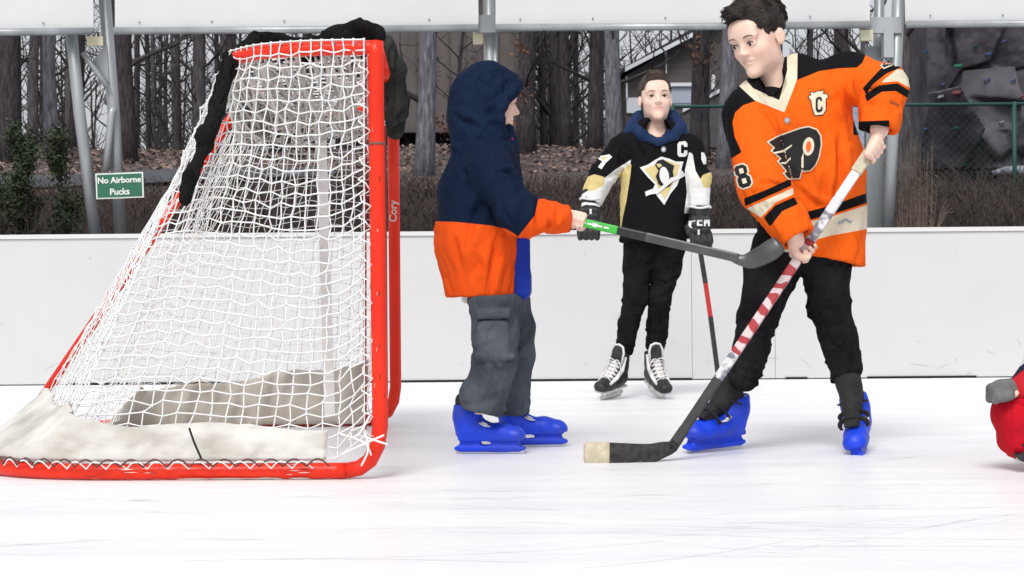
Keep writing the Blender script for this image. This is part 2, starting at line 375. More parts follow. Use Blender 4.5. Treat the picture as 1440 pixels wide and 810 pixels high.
named = [
 (12,46,26,0,'thick dark tree trunk at the left edge of the woods'),
 (48,20,29,1,'slim grey tree trunk right of the thick one at the left edge'),
 (76,26,27,2,'pale grey tree trunk just left of the leftmost tent pole'),
 (108,26,30,0,'dark tree trunk directly behind the leaning tent pole'),
 (178,42,25,0,'broad dark tree trunk right of the green sign'),
 (282,22,31,1,'grey tree trunk left of the black sleeve on the goal'),
 (318,16,34,1,'thin tree trunk behind the top back corner of the goal'),
 (250,12,36,0,'very thin trunk in the gap right of the green sign'),
 (390,20,30,0,'tree trunk behind the goal netting, left part'),
 (500,16,33,0,'tree trunk behind the goal netting, near the red post'),
 (597,34,21,2,'bluish grey lichened tree trunk between goal and hooded child'),
 (741,34,27,0,'thick dark tree trunk right of the hooded child'),
 (800,20,30,0,'forked dark tree right of the brown cabin'),
 (838,26,28,0,'straight dark tree trunk left of the pale trunk'),
 (866,30,26,2,'pale grey tree trunk left of the boy in the black jersey'),
 (985,34,24,0,'dark tree trunk in front of the gabled house'),
 (1022,34,22,2,'pale mottled tree trunk behind the head of the boy in orange'),
 (1190,26,26,0,'dark tree trunk above the shoulder of the boy in orange'),
 (1278,34,17.5,1,'grey tree trunk at the left edge of the climbing wall'),
]
for (px,w,y,sh,lb) in named: tree(px,w*.80,y,sh,lb,nb=16,low=.12,fork=('forked' in lb),spread=.9)
# background trees of the wood: copies of six built trees
protos=[]
for k in range(7):
    protos.append(tree(rnd.choice([60,220,330,780,820,930,1150,440]),rnd.uniform(6,12),36+k*1.5,k%2,'slender bare tree deep in the woods behind the rink','slender bare trees deep in the woods',nb=26,low=.05,h=9,seed=300+k,spread=1.15))
zones=[(0,110),(185,360),(185,360),(360,530),(360,530),(745,880),(745,880),(930,1010),(1120,1240),(20,340),(700,900)]
for i in range(40):
    z0,z1=zones[i%len(zones)]; y=rnd.uniform(34,66); px=rnd.uniform(z0,z1); x=(px-720)/FPX*y; s=protos[i%7]
    c=s.copy(); COL.objects.link(c); c.location=(x,y,terrain_z(x,y)); c.rotation_euler=(0,0,rnd.uniform(0,6.28)); k=rnd.uniform(.8,1.5); c.scale=(k,k,k*rnd.uniform(1,1.3))
    for ch in s.children:
        d=ch.copy(); COL.objects.link(d); d.parent=c
# far-off wood beyond, one mass
fw=MB()
for i in range(250):
    y=rnd.uniform(75,140); x=rnd.uniform(-.31,.31)*y; z=terrain_z(x,y)-.5; h=rnd.uniform(9,17); r=rnd.uniform(.05,.14); dx=rnd.gauss(0,.5)
    fw.tube([(x,y,z),(x+dx*.5,y,z+h*.5),(x+dx,y,z+h)],[r,r*.75,r*.35],5,cap=False)
    for b in range(13):
        t=rnd.uniform(.1,.95); a=rnd.uniform(0,6.28); L=rnd.uniform(.8,2.6); e=Vector((x+dx*t,y,z+h*t)); e2=e+Vector((math.cos(a)*L*.5,math.sin(a)*L*.3,L*.45)); e3=e2+Vector((math.cos(a)*L*.35,0,L*.5))
        fw.tube([e,e2,e3],[.045,.03,.015],3,cap=False)
        f=e2+Vector((rnd.uniform(-.8,.8),0,rnd.uniform(.2,1))); fw.tube([e2,f],[.022,.012],3,cap=False)
tag(fw.build('far_woods', m_twig), 'far-off bare wood beyond the crest of the bank', 'woods', kind='stuff')
# brown leaves clinging to an understory oak
def oak(px,py0,py1,px0,px1,y,label,n):
    x=(px-720)/FPX*y; z=terrain_z(x,y); t=empty('oak_sapling',(x,y,z),label,'tree')
    tr,cr=tree_parts(int(px),3.6,.035,14,.25,.8)
    for mb_,nm,mt in ((tr,'trunk',m_bark[0]),(cr,'crown',m_twig)):
        mb_.v=[(v[0]+x,v[1]+y,v[2]+z) for v in mb_.v]; mb_.build(nm,mt,t,True)
    q=random.Random(int(px)); L=MB(); cl=[(q.uniform(px0,px1),q.uniform(py0,py1)) for _ in range(9)]
    for i in range(n):
        c0=q.choice(cl); c=P(q.gauss(c0[0],9),q.gauss(c0[1],6),y+q.uniform(-.5,.5)); s=q.uniform(.02,.045)
        a=Vector((q.gauss(0,1),q.gauss(0,1),q.gauss(0,1))).normalized()*s; b=a.orthogonal().normalized()*s*.6; b.rotate(Matrix.Rotation(q.uniform(0,6),3,a))
        L.add([c-a,c-b,c+a,c+b],[(0,1,2,3)])
    L.build('leaves', m_oak, t)
m_oak=mat('oak_leaf',(.20,.095,.06),.9,(.09,.055,.04),14)
oak(650,60,190,605,740,24,'young oak with rusty leaves in front of the brown cabin',420)
oak(992,50,90,970,1010,23,'young oak with a few rusty leaves by the gabled house',60)
# evergreen shrubs at left
m_ever=mat('evergreen',(.055,.075,.035),.8,(.025,.035,.018),12)
def shrub(px,y,wpx,top,label,n,group='evergreen shrubs behind the boards'):
    x=(px-720)/FPX*y; z=terrain_z(x,y); t=empty('evergreen_shrub',(x,y,z),label,'shrub',group); q=random.Random(int(px)+n)
    H=EYE+(395-top)/FPX*y-z; w=wpx/2/FPX*y; S=MB(); S.tube([(x,y,z-.05),(x,y,z+H*.7)],[.02,.008],6)
    L=MB()
    for b in range(34):
        t0=q.random(); a=q.uniform(0,6.28); e=Vector((x,y,z+H*t0*.9)); rr=w*(1-.75*t0)*q.uniform(.5,1.1); e2=e+Vector((math.cos(a)*rr,math.sin(a)*rr,H*.12)); S.tube([e,e2],[.006,.003],4,cap=False)
        for k in range(n//34):
            c=e.lerp(e2,q.uniform(.25,1.08))+Vector((q.gauss(0,.03),q.gauss(0,.03),q.gauss(0,.03))); s=q.uniform(.018,.046)
            aa=Vector((q.gauss(0,1),q.gauss(0,1),q.gauss(.4,1))).normalized()*s; bb=aa.orthogonal().normalized()*s*.22; L.add([c-bb,c+aa,c+bb],[(0,1,2)])
    S.build('stem',m_twig,t); L.build('foliage',m_ever,t)
shrub(30,12.3,120,165,'large dark evergreen shrub at the left edge behind the boards',8500)
shrub(88,12.0,95,185,'smaller evergreen shrub left of the leaning tent pole',4600)
shrub(-20,11.6,100,215,'low evergreen shrub cut by the left edge of the photo',4000)
# dry tall grass by the right poles
m_reed=mat('dry_reed',(.32,.25,.20),.9,(.19,.145,.12),20)
t=empty('dry_grass_clump',(P(1290,330,10.9).x,10.9,0),'tall pale dry grass clump right of the right tent pole','plant'); L=MB()
for i in range(110):
    px=rnd.gauss(1284,12); b=P(px,335,10.9+rnd.uniform(-.2,.2)); b.z=.0; e=P(px+rnd.gauss(0,9)+3,rnd.uniform(190,300),10.9); md=b.lerp(e,.6)+Vector((rnd.gauss(0,.015),0,0)); w=rnd.uniform(.002,.0045)
    L.tube([b,md,e],[w,w*.8,w*.3],3,cap=False)
    for k in range(5):
        c=md.lerp(e,.3+.7*k/5); s=Vector((rnd.gauss(0,.02),0,rnd.uniform(.01,.04))); L.add([c,c+s,c+s*.5+Vector((.004,0,.006))],[(0,1,2)])
for k in range(4): L.tube([P(1318,325,10.9),P(1322+k*3,300,10.9),P(1330+k*5,282+k*5,10.9)],[.004,.003,.001],3)
L.build('stalks',m_reed,t)
# brown cabin
m_clap=mat('taupe_siding',(.135,.118,.116),.85,(.105,.092,.09),4,(1,1,.4),bump=.3)
m_clap2=mat('grey_siding',(.105,.093,.093),.85,(.085,.076,.078),4,(.3,1,3),bump=.3)
m_roofd=mat('shingles',(.05,.05,.058),.9,(.035,.035,.04),8)
m_trim=mat('white_trim',(.72,.76,.82),.6)
yb=31; X=lambda px,y: (px-720)/FPX*y; Z=lambda py,y: EYE+(395-py)/FPX*y
c=empty('cabin',(X(650,yb),yb,terrain_z(X(650,yb),yb)),'brown cabin raised on posts behind the hooded child','building')
g=MB(); g.box(((X(530,yb)+X(738,yb))/2,yb+1.5,(Z(180,yb)+Z(-40,yb))/2),((X(738,yb)-X(530,yb))/2,1.5,(Z(-40,yb)-Z(180,yb))/2)); w_=g.build('wall',m_clap,c)
g=MB()
for k in range(9): xx=X(530,yb)+.15+k*.29; g.box((xx,yb-.01,(Z(180,yb)+Z(-40,yb))/2),(.012,.012,(Z(-40,yb)-Z(180,yb))/2-.01))
g.build('batten',m_clap2,c)
g=MB(); g.box((X(634,yb),yb+1.4,Z(183,yb)),(1.34,1.7,.05)); g.build('floor_beam',m_clap2,c)
for px in (540,575,625,690,735): g=MB(); g.box((X(px,yb),yb+.1,Z(205,yb)),(.05,.05,.32)); g.build('stilt',m_dark,c)
g=MB(); g.box((X(634,yb),yb+1.8,Z(205,yb)),(1.25,.6,.3)); g.build('crawl_space_shade',m_dark,c)  # solid dark box standing in for the shade of the open underside
g=MB(); g.tube([(X(700,yb),yb-.1,Z(200,yb)),(X(755,yb),yb-.1,Z(222,yb))],.03,4); g.tube([(X(700,yb),yb-.1,Z(212,yb)),(X(750,yb),yb-.1,Z(228,yb))],.03,4); g.build('stair_rail',m_clap2,c)
g=MB(); g.prism([(X(515,yb),yb-.4,Z(-40,yb)),(X(755,yb),yb-.4,Z(-40,yb)),(X(634,yb),yb-.4,Z(-110,yb))],(0,3.6,0)); g.build('roof',m_roofd,c)
# gabled house
yh=30; c=empty('house',(X(940,yh),yh,terrain_z(X(940,yh),yh)),'gabled grey house with white eave trim behind the boy in black','building')
g=MB(); g.prism([(X(882,yh),yh,Z(215,yh)),(X(1060,yh),yh,Z(215,yh)),(X(1060,yh),yh,Z(5,yh)),(X(882,yh),yh,Z(108,yh))],(0,3,0)); g.build('wall',m_clap2,c)
g=MB(); g.prism([(X(876,yh),yh-.25,Z(106,yh)),(X(876,yh),yh-.25,Z(100,yh)),(X(1062,yh),yh-.25,Z(-4,yh)),(X(1062,yh),yh-.25,Z(3,yh))],(0,3.4,0)); g.build('roof',m_roofd,c)
g=MB(); g.prism([(X(880,yh),yh-.30,Z(105,yh)),(X(880,yh),yh-.30,Z(99,yh)),(X(981,yh),yh-.30,Z(48,yh)),(X(981,yh),yh-.30,Z(54,yh))],(0,.045,0)); g.build('fascia',m_trim,c)
g=MB(); g.box((X(883.5,yh),yh-.03,Z(126,yh)),(.015,.02,.2)); g.build('corner_trim',m_trim,c)
g=MB(); g.tube([(X(939,yh),yh-.04,Z(75,yh)),(X(939,yh),yh-.04,Z(135,yh))],.012,6); g.build('downpipe',m_trim,c)
g=MB(); g.box((X(960,yh),yh-.03,Z(136,yh)),(.2,.02,.17)); f=g.build('window',m_trim,c)
g=MB(); g.box((X(960,yh),yh-.06,Z(137,yh)),(.175,.012,.13)); g.build('pane',mat('pane',(.42,.48,.58),.2),f)
g=MB(); g.box((X(958,yh),yh-.08,Z(122,yh)),(.23,.05,.03)); g.build('window_hood',m_trim,c)
g=MB(); g.box((X(893,yh),yh-.03,Z(150,yh)),(.12,.02,.13)); f=g.build('window',m_trim,c)
g=MB(); g.prism([(X(955,yh),yh-.9,Z(167,yh)),(X(955,yh),yh-.9,Z(162,yh)),(X(1006,yh),yh-.9,Z(135,yh)),(X(1006,yh),yh-.9,Z(140,yh))],(0,.05,0)); g.build('porch_fascia',m_trim,c)
g=MB(); g.prism([(X(955,yh),yh-.85,Z(166,yh)),(X(1010,yh),yh-.85,Z(138,yh)),(X(1060,yh),yh-.85,Z(160,yh)),(X(1060,yh),yh-.85,Z(215,yh)),(X(955,yh),yh-.85,Z(215,yh))],(0,.8,0)); g.build('porch',m_clap2,c)
g=MB(); g.tube([(X(996,yh),yh-1,Z(137,yh)),(X(996,yh),yh-1,Z(120,yh)),(X(993,yh),yh-1,Z(118,yh))],.035,6); g.build('vent_pipe',m_trim,c)
# small pale shed seen through the arm gap
ys_=24; g=MB(); g.prism([(X(1196,ys_),ys_,Z(215,ys_)),(X(1224,ys_),ys_,Z(215,ys_)),(X(1224,ys_),ys_,Z(150,ys_)),(X(1210,ys_),ys_,Z(140,ys_)),(X(1196,ys_),ys_,Z(150,ys_))],(0,.5,0))
c=empty('utility_shed',(X(1210,ys_),ys_,terrain_z(2,ys_)),'pale blue utility shed seen between arm and body of the boy in orange','shed'); g.build('wall',mat('shed_blue',(.40,.47,.58),.7,(.34,.40,.5),6),c)
g=MB(); g.prism([(X(1193,ys_),ys_-.05,Z(151,ys_)),(X(1210,ys_),ys_-.05,Z(138,ys_)),(X(1227,ys_),ys_-.05,Z(151,ys_)),(X(1227,ys_),ys_-.05,Z(148,ys_)),(X(1210,ys_),ys_-.05,Z(134,ys_)),(X(1193,ys_),ys_-.05,Z(148,ys_))],(0,.6,0)); g.build('roof',m_roofd,c)
# climbing wall
yc=19.5; c=empty('climbing_wall',(X(1400,yc),yc,terrain_z(5,yc)),'dark grey artificial rock climbing wall with coloured holds at right','climbing wall')
x0,x1=X(1292,yc),X(1292,yc)+4.2; z0,z1=Z(243,yc),Z(-60,yc)
nxg,nzg=150,130; gx,gz=np.meshgrid(np.linspace(x0,x1,nxg),np.linspace(z0,z1,nzg)); gx=gx.ravel(); gz=gz.ravel()
q=np.random.RandomState(5); sites=np.stack([q.uniform(x0,x1,44),q.uniform(z0,z1,44)],1); nn=q.uniform(-.75,.75,(44,2)); off=q.uniform(-.14,.18,44)
dist=(gx[:,None]-sites[None,:,0])**2+(gz[:,None]-sites[None,:,1])**2; k=np.argsort(dist,1)[:,:2]
def pl(i): return off[i]+nn[i,0]*(gx-sites[i,0])+nn[i,1]*(gz-sites[i,1])
wt=np.exp(-(dist-dist.min(1)[:,None])*170); wt/=wt.sum(1)[:,None]; plz=off[None]+nn[None,:,0]*(gx[:,None]-sites[None,:,0])+nn[None,:,1]*(gz[:,None]-sites[None,:,1]); dep=(wt*plz).sum(1)*1.1+.035*fbm(np.stack([gx*5,gz*5,gx*0],1),3)
dep+=np.where((gz>Z(103,yc))&(gx>x0+.25),-.28,0)+np.clip((x0+.12-gx)*2,0,1)*-.2
V=np.concatenate([np.stack([gx,yc-.3-dep,gz],1),np.stack([gx,gx*0+yc+.5,gz],1)]); Fc=[]; n0=nxg*nzg
for j in range(nzg-1):
    for i in range(nxg-1): Fc.append((j*nxg+i,j*nxg+i+1,(j+1)*nxg+i+1,(j+1)*nxg+i))
for i in range(nxg-1): Fc+= [(n0+i,n0+i+1,i+1,i),((nzg-1)*nxg+i,(nzg-1)*nxg+i+1,n0+(nzg-1)*nxg+i+1,n0+(nzg-1)*nxg+i)]
for j in range(nzg-1): Fc+= [(j*nxg,(j+1)*nxg,n0+(j+1)*nxg,n0+j*nxg),(n0+j*nxg+nxg-1,n0+(j+1)*nxg+nxg-1,(j+1)*nxg+nxg-1,j*nxg+nxg-1)]
mesh_obj('rock_face',V,Fc,mat('rock',(.115,.108,.125),.85,(.045,.042,.052),2.6,bump=.5,bscale=12),c,False)
hc={'green':(.03,.16,.10),'blue':(.06,.12,.28),'red':(.16,.05,.06),'pale':(.35,.38,.45),'violet':(.12,.10,.28)}
hm={k_:mat('hold_'+k_,v,.6) for k_,v in hc.items()}
for (px,py,cl,s) in [(1362,88,'green',.1),(1405,71,'blue',.06),(1427,53,'violet',.05),(1300,75,'blue',.04),(1333,138,'red',.09),(1369,143,'green',.08),(1395,111,'violet',.05),(1425,115,'blue',.04),(1316,141,'pale',.06),(1340,183,'green',.05),(1368,231,'green',.1),(1305,182,'blue',.04),(1352,130,'violet',.03),(1413,172,'pale',.04),(1386,60,'green',.03),(1328,120,'violet',.04),(1432,140,'red',.06)]:
    p=P(px,py,yc-.45); i=np.argmin((gx-p.x)**2+(gz-p.z)**2); yy=yc-.3-dep[i]
    g=MB(); a=rnd.uniform(0,3); 
    g.tube([(p.x-s*.5,yy,p.z),(p.x-s*.3,yy-.05,p.z+.01),(p.x+s*.25,yy-.06,p.z+.02),(p.x+s*.5,yy,p.z)],[s*.12,s*.3,s*.26,s*.1],7); g.build('hold',hm[cl],c,True)
# pale rock and ledge at the foot
g=MB(); g.tube([P(1395,243,18.6),P(1415,240,18.6),P(1450,240,18.6),P(1520,243,18.6)],[.02,.05,.06,.04],7); tag(g.build('rock',mat('palerock',(.33,.35,.4),.9,(.2,.21,.25),8),None,True),'low pale rock lying at the foot of the climbing wall','rock')
# green chain link fence
yf=16.6; c=empty('chain_link_fence',(X(1200,yf),yf,terrain_z(3,yf)),'green chain link fence in front of the climbing wall','fence')
m_fg=mat('fence_green',(.02,.075,.065),.5)
xa,xb=X(948,yf),X(1560,yf); zt=Z(152,yf); zb=terrain_z(3,yf)
g=MB(); g.tube([(xa,yf,zt),(xb,yf,zt)],.016,8); g.build('top_rail',m_fg,c,True)
for px in (948,1188,1428,1560): g=MB(); g.tube([(X(px,yf),yf,zb),(X(px,yf),yf,zt+.02)],.022,8); g.build('post',m_fg,c,True)
g=MB(); st=.075; hgt=zt-zb; k=int((xb-xa)/st)
for i in range(k+1):
    xx=xa+i*st
    for s in (-1,1):
        n_=hgt; e=xx+s*hgt
        pa=Vector((xx,yf+.004*s,zb)); pb=Vector((e,yf+.004*s,zt))
        if pb.x>xb: tt=(xb-pa.x)/(pb.x-pa.x); pb=pa.lerp(pb,tt)
        if pb.x<xa: tt=(xa-pa.x)/(pb.x-pa.x) if pb.x!=pa.x else 1; pb=pa.lerp(pb,tt)
        if (pb-pa).length>.02: g.tube([pa,pb],.0011,3,cap=False)
g.build('wire_mesh',m_fg,c)
# ------------------------------------------------------------------ hockey goal
m_red=mat('goal_red',(.78,.030,.008),.36,(.66,.022,.008),7,bump=.06,bscale=40,spec=.3,coat=0,lo=.45,hi=.8)
m_cord=mat('net_cord',(.88,.875,.86),.9,(.80,.79,.77),30,sss=.35)
m_skirt=mat('dirty_canvas',(.66,.645,.605),.9,(.40,.37,.32),5,(1,1,2),bump=.5,bscale=14,lo=.40,hi=.72)
m_tan=mat('shaded_tan_pad',(.56,.52,.455),.9,(.42,.38,.325),7,bump=.3)  # tan pad with the shade of the far side mixed into its colour
goal=empty('hockey_goal',(-.9,5.85,0),'large red framed hockey goal with white cord net, seen from its side','hockey goal')
N0=Vector((-.374,4.94,0)); F0=Vector((-.452,6.77,0)); HZ=1.213; TR=.0225
NT=[P(529,64,4.94)]
ntx=P(528,64,4.94)
# top bend and base curves (closed by posts)
topU=bezier([Vector((ntx.x,4.94,HZ)),Vector((-.60,4.965,HZ)),Vector((-.755,5.04,HZ-.005)),Vector((-.835,5.25,HZ-.01)),Vector((-.87,5.85,HZ-.015)),Vector((-.835,6.42,HZ-.01)),Vector((-.74,6.64,HZ-.005)),Vector((-.62,6.72,HZ)),Vector((F0.x,6.77,HZ))],8)
botU=bezier([Vector((-.47,4.94,.024)),Vector((-.9,4.955,.024)),Vector((-1.25,4.98,.024)),Vector((-1.50,5.12,.024)),Vector((-1.66,5.45,.024)),Vector((-1.68,5.85,.024)),Vector((-1.66,6.25,.024)),Vector((-1.50,6.60,.024)),Vector((-1.25,6.74,.024)),Vector((-.9,6.765,.024)),Vector((-.53,6.77,.024))],8)
g=MB(); corner=[Vector((N0.x,4.94,.15)),Vector((N0.x-.008,4.94,.095)),Vector((N0.x-.03,4.94,.052)),Vector((N0.x-.06,4.94,.031)),Vector((-.47,4.94,.024))]
g.tube([Vector((ntx.x,4.94,HZ+.018)),Vector((ntx.x,4.94,HZ-.02))]+[Vector((ntx.x+(N0.x-ntx.x)*t,4.94,HZ+(.15-HZ)*t)) for t in (.2,.4,.6,.8)]+corner,TR,16)
g.build('goal_post',m_red,goal,True)
g=MB(); fc=[Vector((F0.x,6.77,.15)),Vector((F0.x-.008,6.77,.095)),Vector((F0.x-.03,6.77,.052)),Vector((F0.x-.07,6.77,.031)),Vector((-.53,6.77,.024))]
g.tube([Vector((F0.x,6.77,HZ+.018)),Vector((F0.x,6.77,.6))]+fc,TR,16); g.build('goal_post',m_red,goal,True)
g=MB(); g.tube([Vector((ntx.x,4.94,HZ)),Vector((F0.x,6.77,HZ))],TR,16); g.build('crossbar',m_red,goal,True)
g=MB(); g.tube(topU,.021,12); g.build('top_bend',m_red,goal,True)
g=MB(); g.tube(botU,.023,12); g.build('base_bend',m_red,goal,True)
g=MB(); g.tube([Vector((-.87,5.85,HZ-.02)),Vector((-1.12,5.85,.82)),Vector((-1.67,5.85,.03))],.017,10); g.build('back_stay',m_red,goal,True)
g=MB(); g.tube([Vector((-.482,6.66,1.19)),Vector((-.485,6.66,.04))],.011,8); g.tube([Vector((N0.x-.036,4.965,1.19)),Vector((N0.x-.046,4.965,.13))],.005,8); g.build('inner_bar',mat('dull_red',(.28,.02,.015),.6),goal,True)  # dull red bar beside the far post, thinner one beside the near
g=MB(); z_=P(530,202,4.94); g.tube([z_+Vector((0,0,.004)),z_-Vector((0,0,.004))],TR+.0015,16); g.build('joint_ring',mat('worn_joint',(.22,.08,.06),.7),goal,True)
# white centre strap
g=MB(); g.box(((P(452,145,6.3)+P(462,585,6.3))/2),(.019,.003,(P(452,145,6.3)-P(462,585,6.3)).length/2),Matrix.Rotation(-.022,3,'Y')); g.build('centre_strap',m_cord,goal)
def resample(pl,n):
    d=[0]
    for a,b in zip(pl[:-1],pl[1:]): d.append(d[-1]+(b-a).length)
    out=[]; 
    for i in range(n):
        t=d[-1]*i/(n-1); k=max(0,min(len(pl)-2,int(np.searchsorted(d,t,'right'))-1)); f=(t-d[k])/(d[k+1]-d[k]+1e-9); out.append(pl[k].lerp(pl[k+1],f))
    return out
NU=79; NV=37
TT=resample([Vector((ntx.x-.03,4.915,HZ+.02))]+[p+Vector((0 if p.x>-.8 else -.012,-.026 if p.y<5.4 else .0,.020)) for p in topU[2:-2]]+[Vector((F0.x-.03,6.765,HZ+.01))],NU)
BB=resample([Vector((N0.x-.045,4.945,.12))]+[p+Vector((0,0,.03)) for p in botU[1:-1]]+[Vector((F0.x-.03,6.765,.12))],NU)
BB2=[p.copy() for p in BB]
for p in BB:
    lim=-1.30-.31*min(1,max(0,(p.y-4.98)/.75))
    if p.y<5.85: p.x=max(p.x,lim)
    else: p.x=max(p.x,-1.45)
# near the mouth the columns run down the post
def netpt(u,v,jit=True):
    "u 0..NU-1, v 0..NV"
    i=min(int(u),NU-2); f=u-i; a=TT[i].lerp(TT[i+1],f); b=BB[i].lerp(BB[i+1],f); t=v/NV
    p=a.lerp(b,t); side=min(u,NU-1-u)/(NU-1); p.z=p.z if t>.12 else p.z
    sag=math.sin(math.pi*t)*math.sin(math.pi*min(1,side*3.4))
    inn=Vector((.0,5.85-p.y,0)); p=p+inn*(.045*sag); p.x+=.015*sag
    p.z-=.018*math.sin(math.pi*t)*math.sin(u*.33)
    return p
def netb(u):
    i=min(int(u),NU-2); return BB2[i].lerp(BB2[i+1],u-i)
rn=random.Random(9); nodes={}
for i in range(NU):
    for j in range(NV+1):
        p=netpt(i,j)
        e=.0 if (i in(0,NU-1) or j in (0,NV)) else 1
        zz=((i+j)%2*2-1)*.0036*e*(.35+.9*(j/NV))
        p=p+Vector((rn.gauss(0,.0035)*e,rn.gauss(0,.004)*e,rn.gauss(0,.004)*e+zz)); nodes[i,j]=p
g=MB()
for i in range(NU):
    c_=[nodes[i,j] for j in range(NV+1)]; g.tube(c_,.0021 if i<31 else .0016,4,cap=False)
for j in range(NV+1):
    c_=[nodes[i,j] for i in range(NU)]; g.tube(c_,[.0021 if i<31 else .0016 for i in range(NU)],4,cap=False)
# knots
for (i,j),p in nodes.items():
    if i<31: g.tube([p+Vector((0,0,.004)),p-Vector((0,0,.004))],.0032,4)
nt_o=g.build('net',m_cord,goal,True)
# netting over the top, gathered and hanging a little
g=MB(); near=[TT[i] for i in range(0,NU//2)]; far=[TT[NU-1-i] for i in range(0,NU//2)]
for i in range(0,NU//2,1):
    a,b=near[i],far[i]; L_=[]
    for k in range(15):
        t=k/14; p=a.lerp(b,t); p.z-=.05*math.sin(math.pi*t)+rn.uniform(0,.012); p.x+=rn.gauss(0,.004); L_.append(p)
    g.tube(L_,.003,4,cap=False)
for k in range(1,20):
    t=k/20; L_=[]
    for i in range(0,NU//2,2): p=near[i].lerp(far[i],t); p.z-=.05*math.sin(math.pi*t)+rn.uniform(0,.01); L_.append(p)
    g.tube(L_,.003,4,cap=False)
g.build('top_net',m_cord,goal,True)
# loose bunched netting hanging under the top frame
m_bunch=mat('bunched_cord',(.78,.765,.73),.9,(.50,.47,.43),12)
g=MB(); q_=random.Random(77)
for i in range(230):
    ua=q_.uniform(0,NU//2-2); ub=max(0,min(NU//2-2,ua+q_.gauss(0,5))); a=near[int(ua)]; b=far[int(ub)]; sg=q_.uniform(.04,.19); L_=[]; ph=q_.uniform(0,6)
    t0,t1=(.03,.97) if q_.random()<.6 else (q_.uniform(.03,.5),q_.uniform(.5,.97))
    for k in range(13):
        t=t0+(t1-t0)*k/12; p=a.lerp(b,t); p.z-=.02+sg*math.sin(math.pi*t)**.8+.012*math.sin(ph+t*14); p.x+=.02*math.sin(ph+t*9); L_.append(p)
    g.tube(L_,q_.uniform(.0025,.0055),4,cap=False)
g.build('bunched_net',m_bunch,goal,True)
# canvas skirt round the foot
def skirt(name,u0,u1,vt,vb,material,outn,seed):
    V=[];Fc=[]; A=110; B=14; cx=Vector((-.9,5.85,0))
    for i in range(A):
        u=u0+(u1-u0)*i/(A-1)
        iu=min(int(u),NU-2); bb=BB2[iu].lerp(BB2[iu+1],u-iu)-BB[iu].lerp(BB[iu+1],u-iu)
        for k in range(B):
            t=k/(B-1); v=vt(u)+(vb-vt(u))*t; p=netpt(u,v)+bb*(t**1.3); o_=(p-cx); o_.z=0; o_.normalize()
            p.z-=(.045*t*t if outn<0 else 0); w=float(fbm(np.array([[u*.28,t*1.1,seed*3.1]]),seed)[0]); w2=float(fbm(np.array([[u*1.1,t*1.4,seed]]),seed+4)[0])
            p=p+o_*(outn+.020*w*math.sin(math.pi*min(1,t+.12))+.018*w2); p.z+=.006*w2*(1-t); p.z=max(p.z,.012); V.append(p)
    for i in range(A-1):
        for k in range(B-1): Fc.append((i*B+k,i*B+k+1,(i+1)*B+k+1,(i+1)*B+k))
    o=mesh_obj(name,np.array([tuple(v) for v in V]),Fc,material,goal); s=o.modifiers.new('s','SOLIDIFY'); s.thickness=.003; return o
skirt('skirt',2.7,37,lambda u: 33.9+.35*math.sin(u*.5)-(1.6 if u>22 else (u-14)*.2 if u>14 else 0),36.9,m_skirt,.014,2)
skirt('inner_pad',53,76.5,lambda u: 33.6-.13*(u-59)*(u>59)+.3*math.sin(u*.8),38.3,m_tan,-.052,5)
# lacing cords: loops round the base tube, wavy cord down the post, stray ends
g=MB()
for k in range(24):
    i0=3.4+k*1.2; 
    if i0>31: break
    a=netb(i0)+Vector((0,-.02,.0)); b=netb(i0+1.2)+Vector((0,-.02,0)); L_=[]
    for q in range(9):
        t=q/8; p=a.lerp(b,t); p.z=.034+.022*math.sin(math.pi*t); p.y-=.014*math.sin(math.pi*t)+.010; L_.append(p)
    g.tube(L_,.0019,5,cap=False)
L_=[]
for k in range(190):
    t=k/189; z=HZ-.02-(HZ-.14)*t; x=ntx.x+(N0.x-ntx.x)*t; ph=t*math.pi*40
    L_.append(Vector((x-.034+.014*math.cos(ph)+.004*math.sin(k*1.7),4.925+.02*math.sin(ph),z)))
g.tube(L_,.0020,5,cap=False)
for (a,b,c_) in [((478,640),(510,625),(540,612)),((478,610),(512,622),(522,640)),((510,600),(518,630),(508,655)),((505,612),(530,620),(545,625)),((520,585),(505,610),(490,618))]:
    g.tube(bezier([P(a[0],a[1],4.9),P(b[0],b[1],4.885),P(c_[0],c_[1],4.9)],5),.003,5)
g.build('lacing_cord',m_cord,goal,True)
g=MB()
for k in range(20):
    i0=2.4+k*1.35; a=netb(i0)+Vector((0,-.022,0)); b=netb(i0+1.35)+Vector((0,-.022,0)); L_=[]
    for q in range(8):
        t=q/7; p=a.lerp(b,t); p.z=.040+.022*math.sin(math.pi*t); p.y-=.019; L_.append(p)
    g.tube(L_,.0024,5,cap=False)
g.build('dark_lacing',mat('dark_lace',(.10,.045,.04),.9),goal,True)
g=MB(); g.tube(bezier([P(266,602,4.86),P(273,622,4.85),P(283,645,4.84)],5),.0032,5); g.build('strap_end',m_dark,goal,True)
# graffiti on the far post
fx=F0.x+.003
text_mesh('Cory',.040,'scrawl',mat('paint_pen',(.66,.52,.48),.6),goal,Vector((fx-.004,6.745,P(552,297,6.74).z)),Vector((.02,0,1)),Vector((-1,0,0.02)),.001,.001)
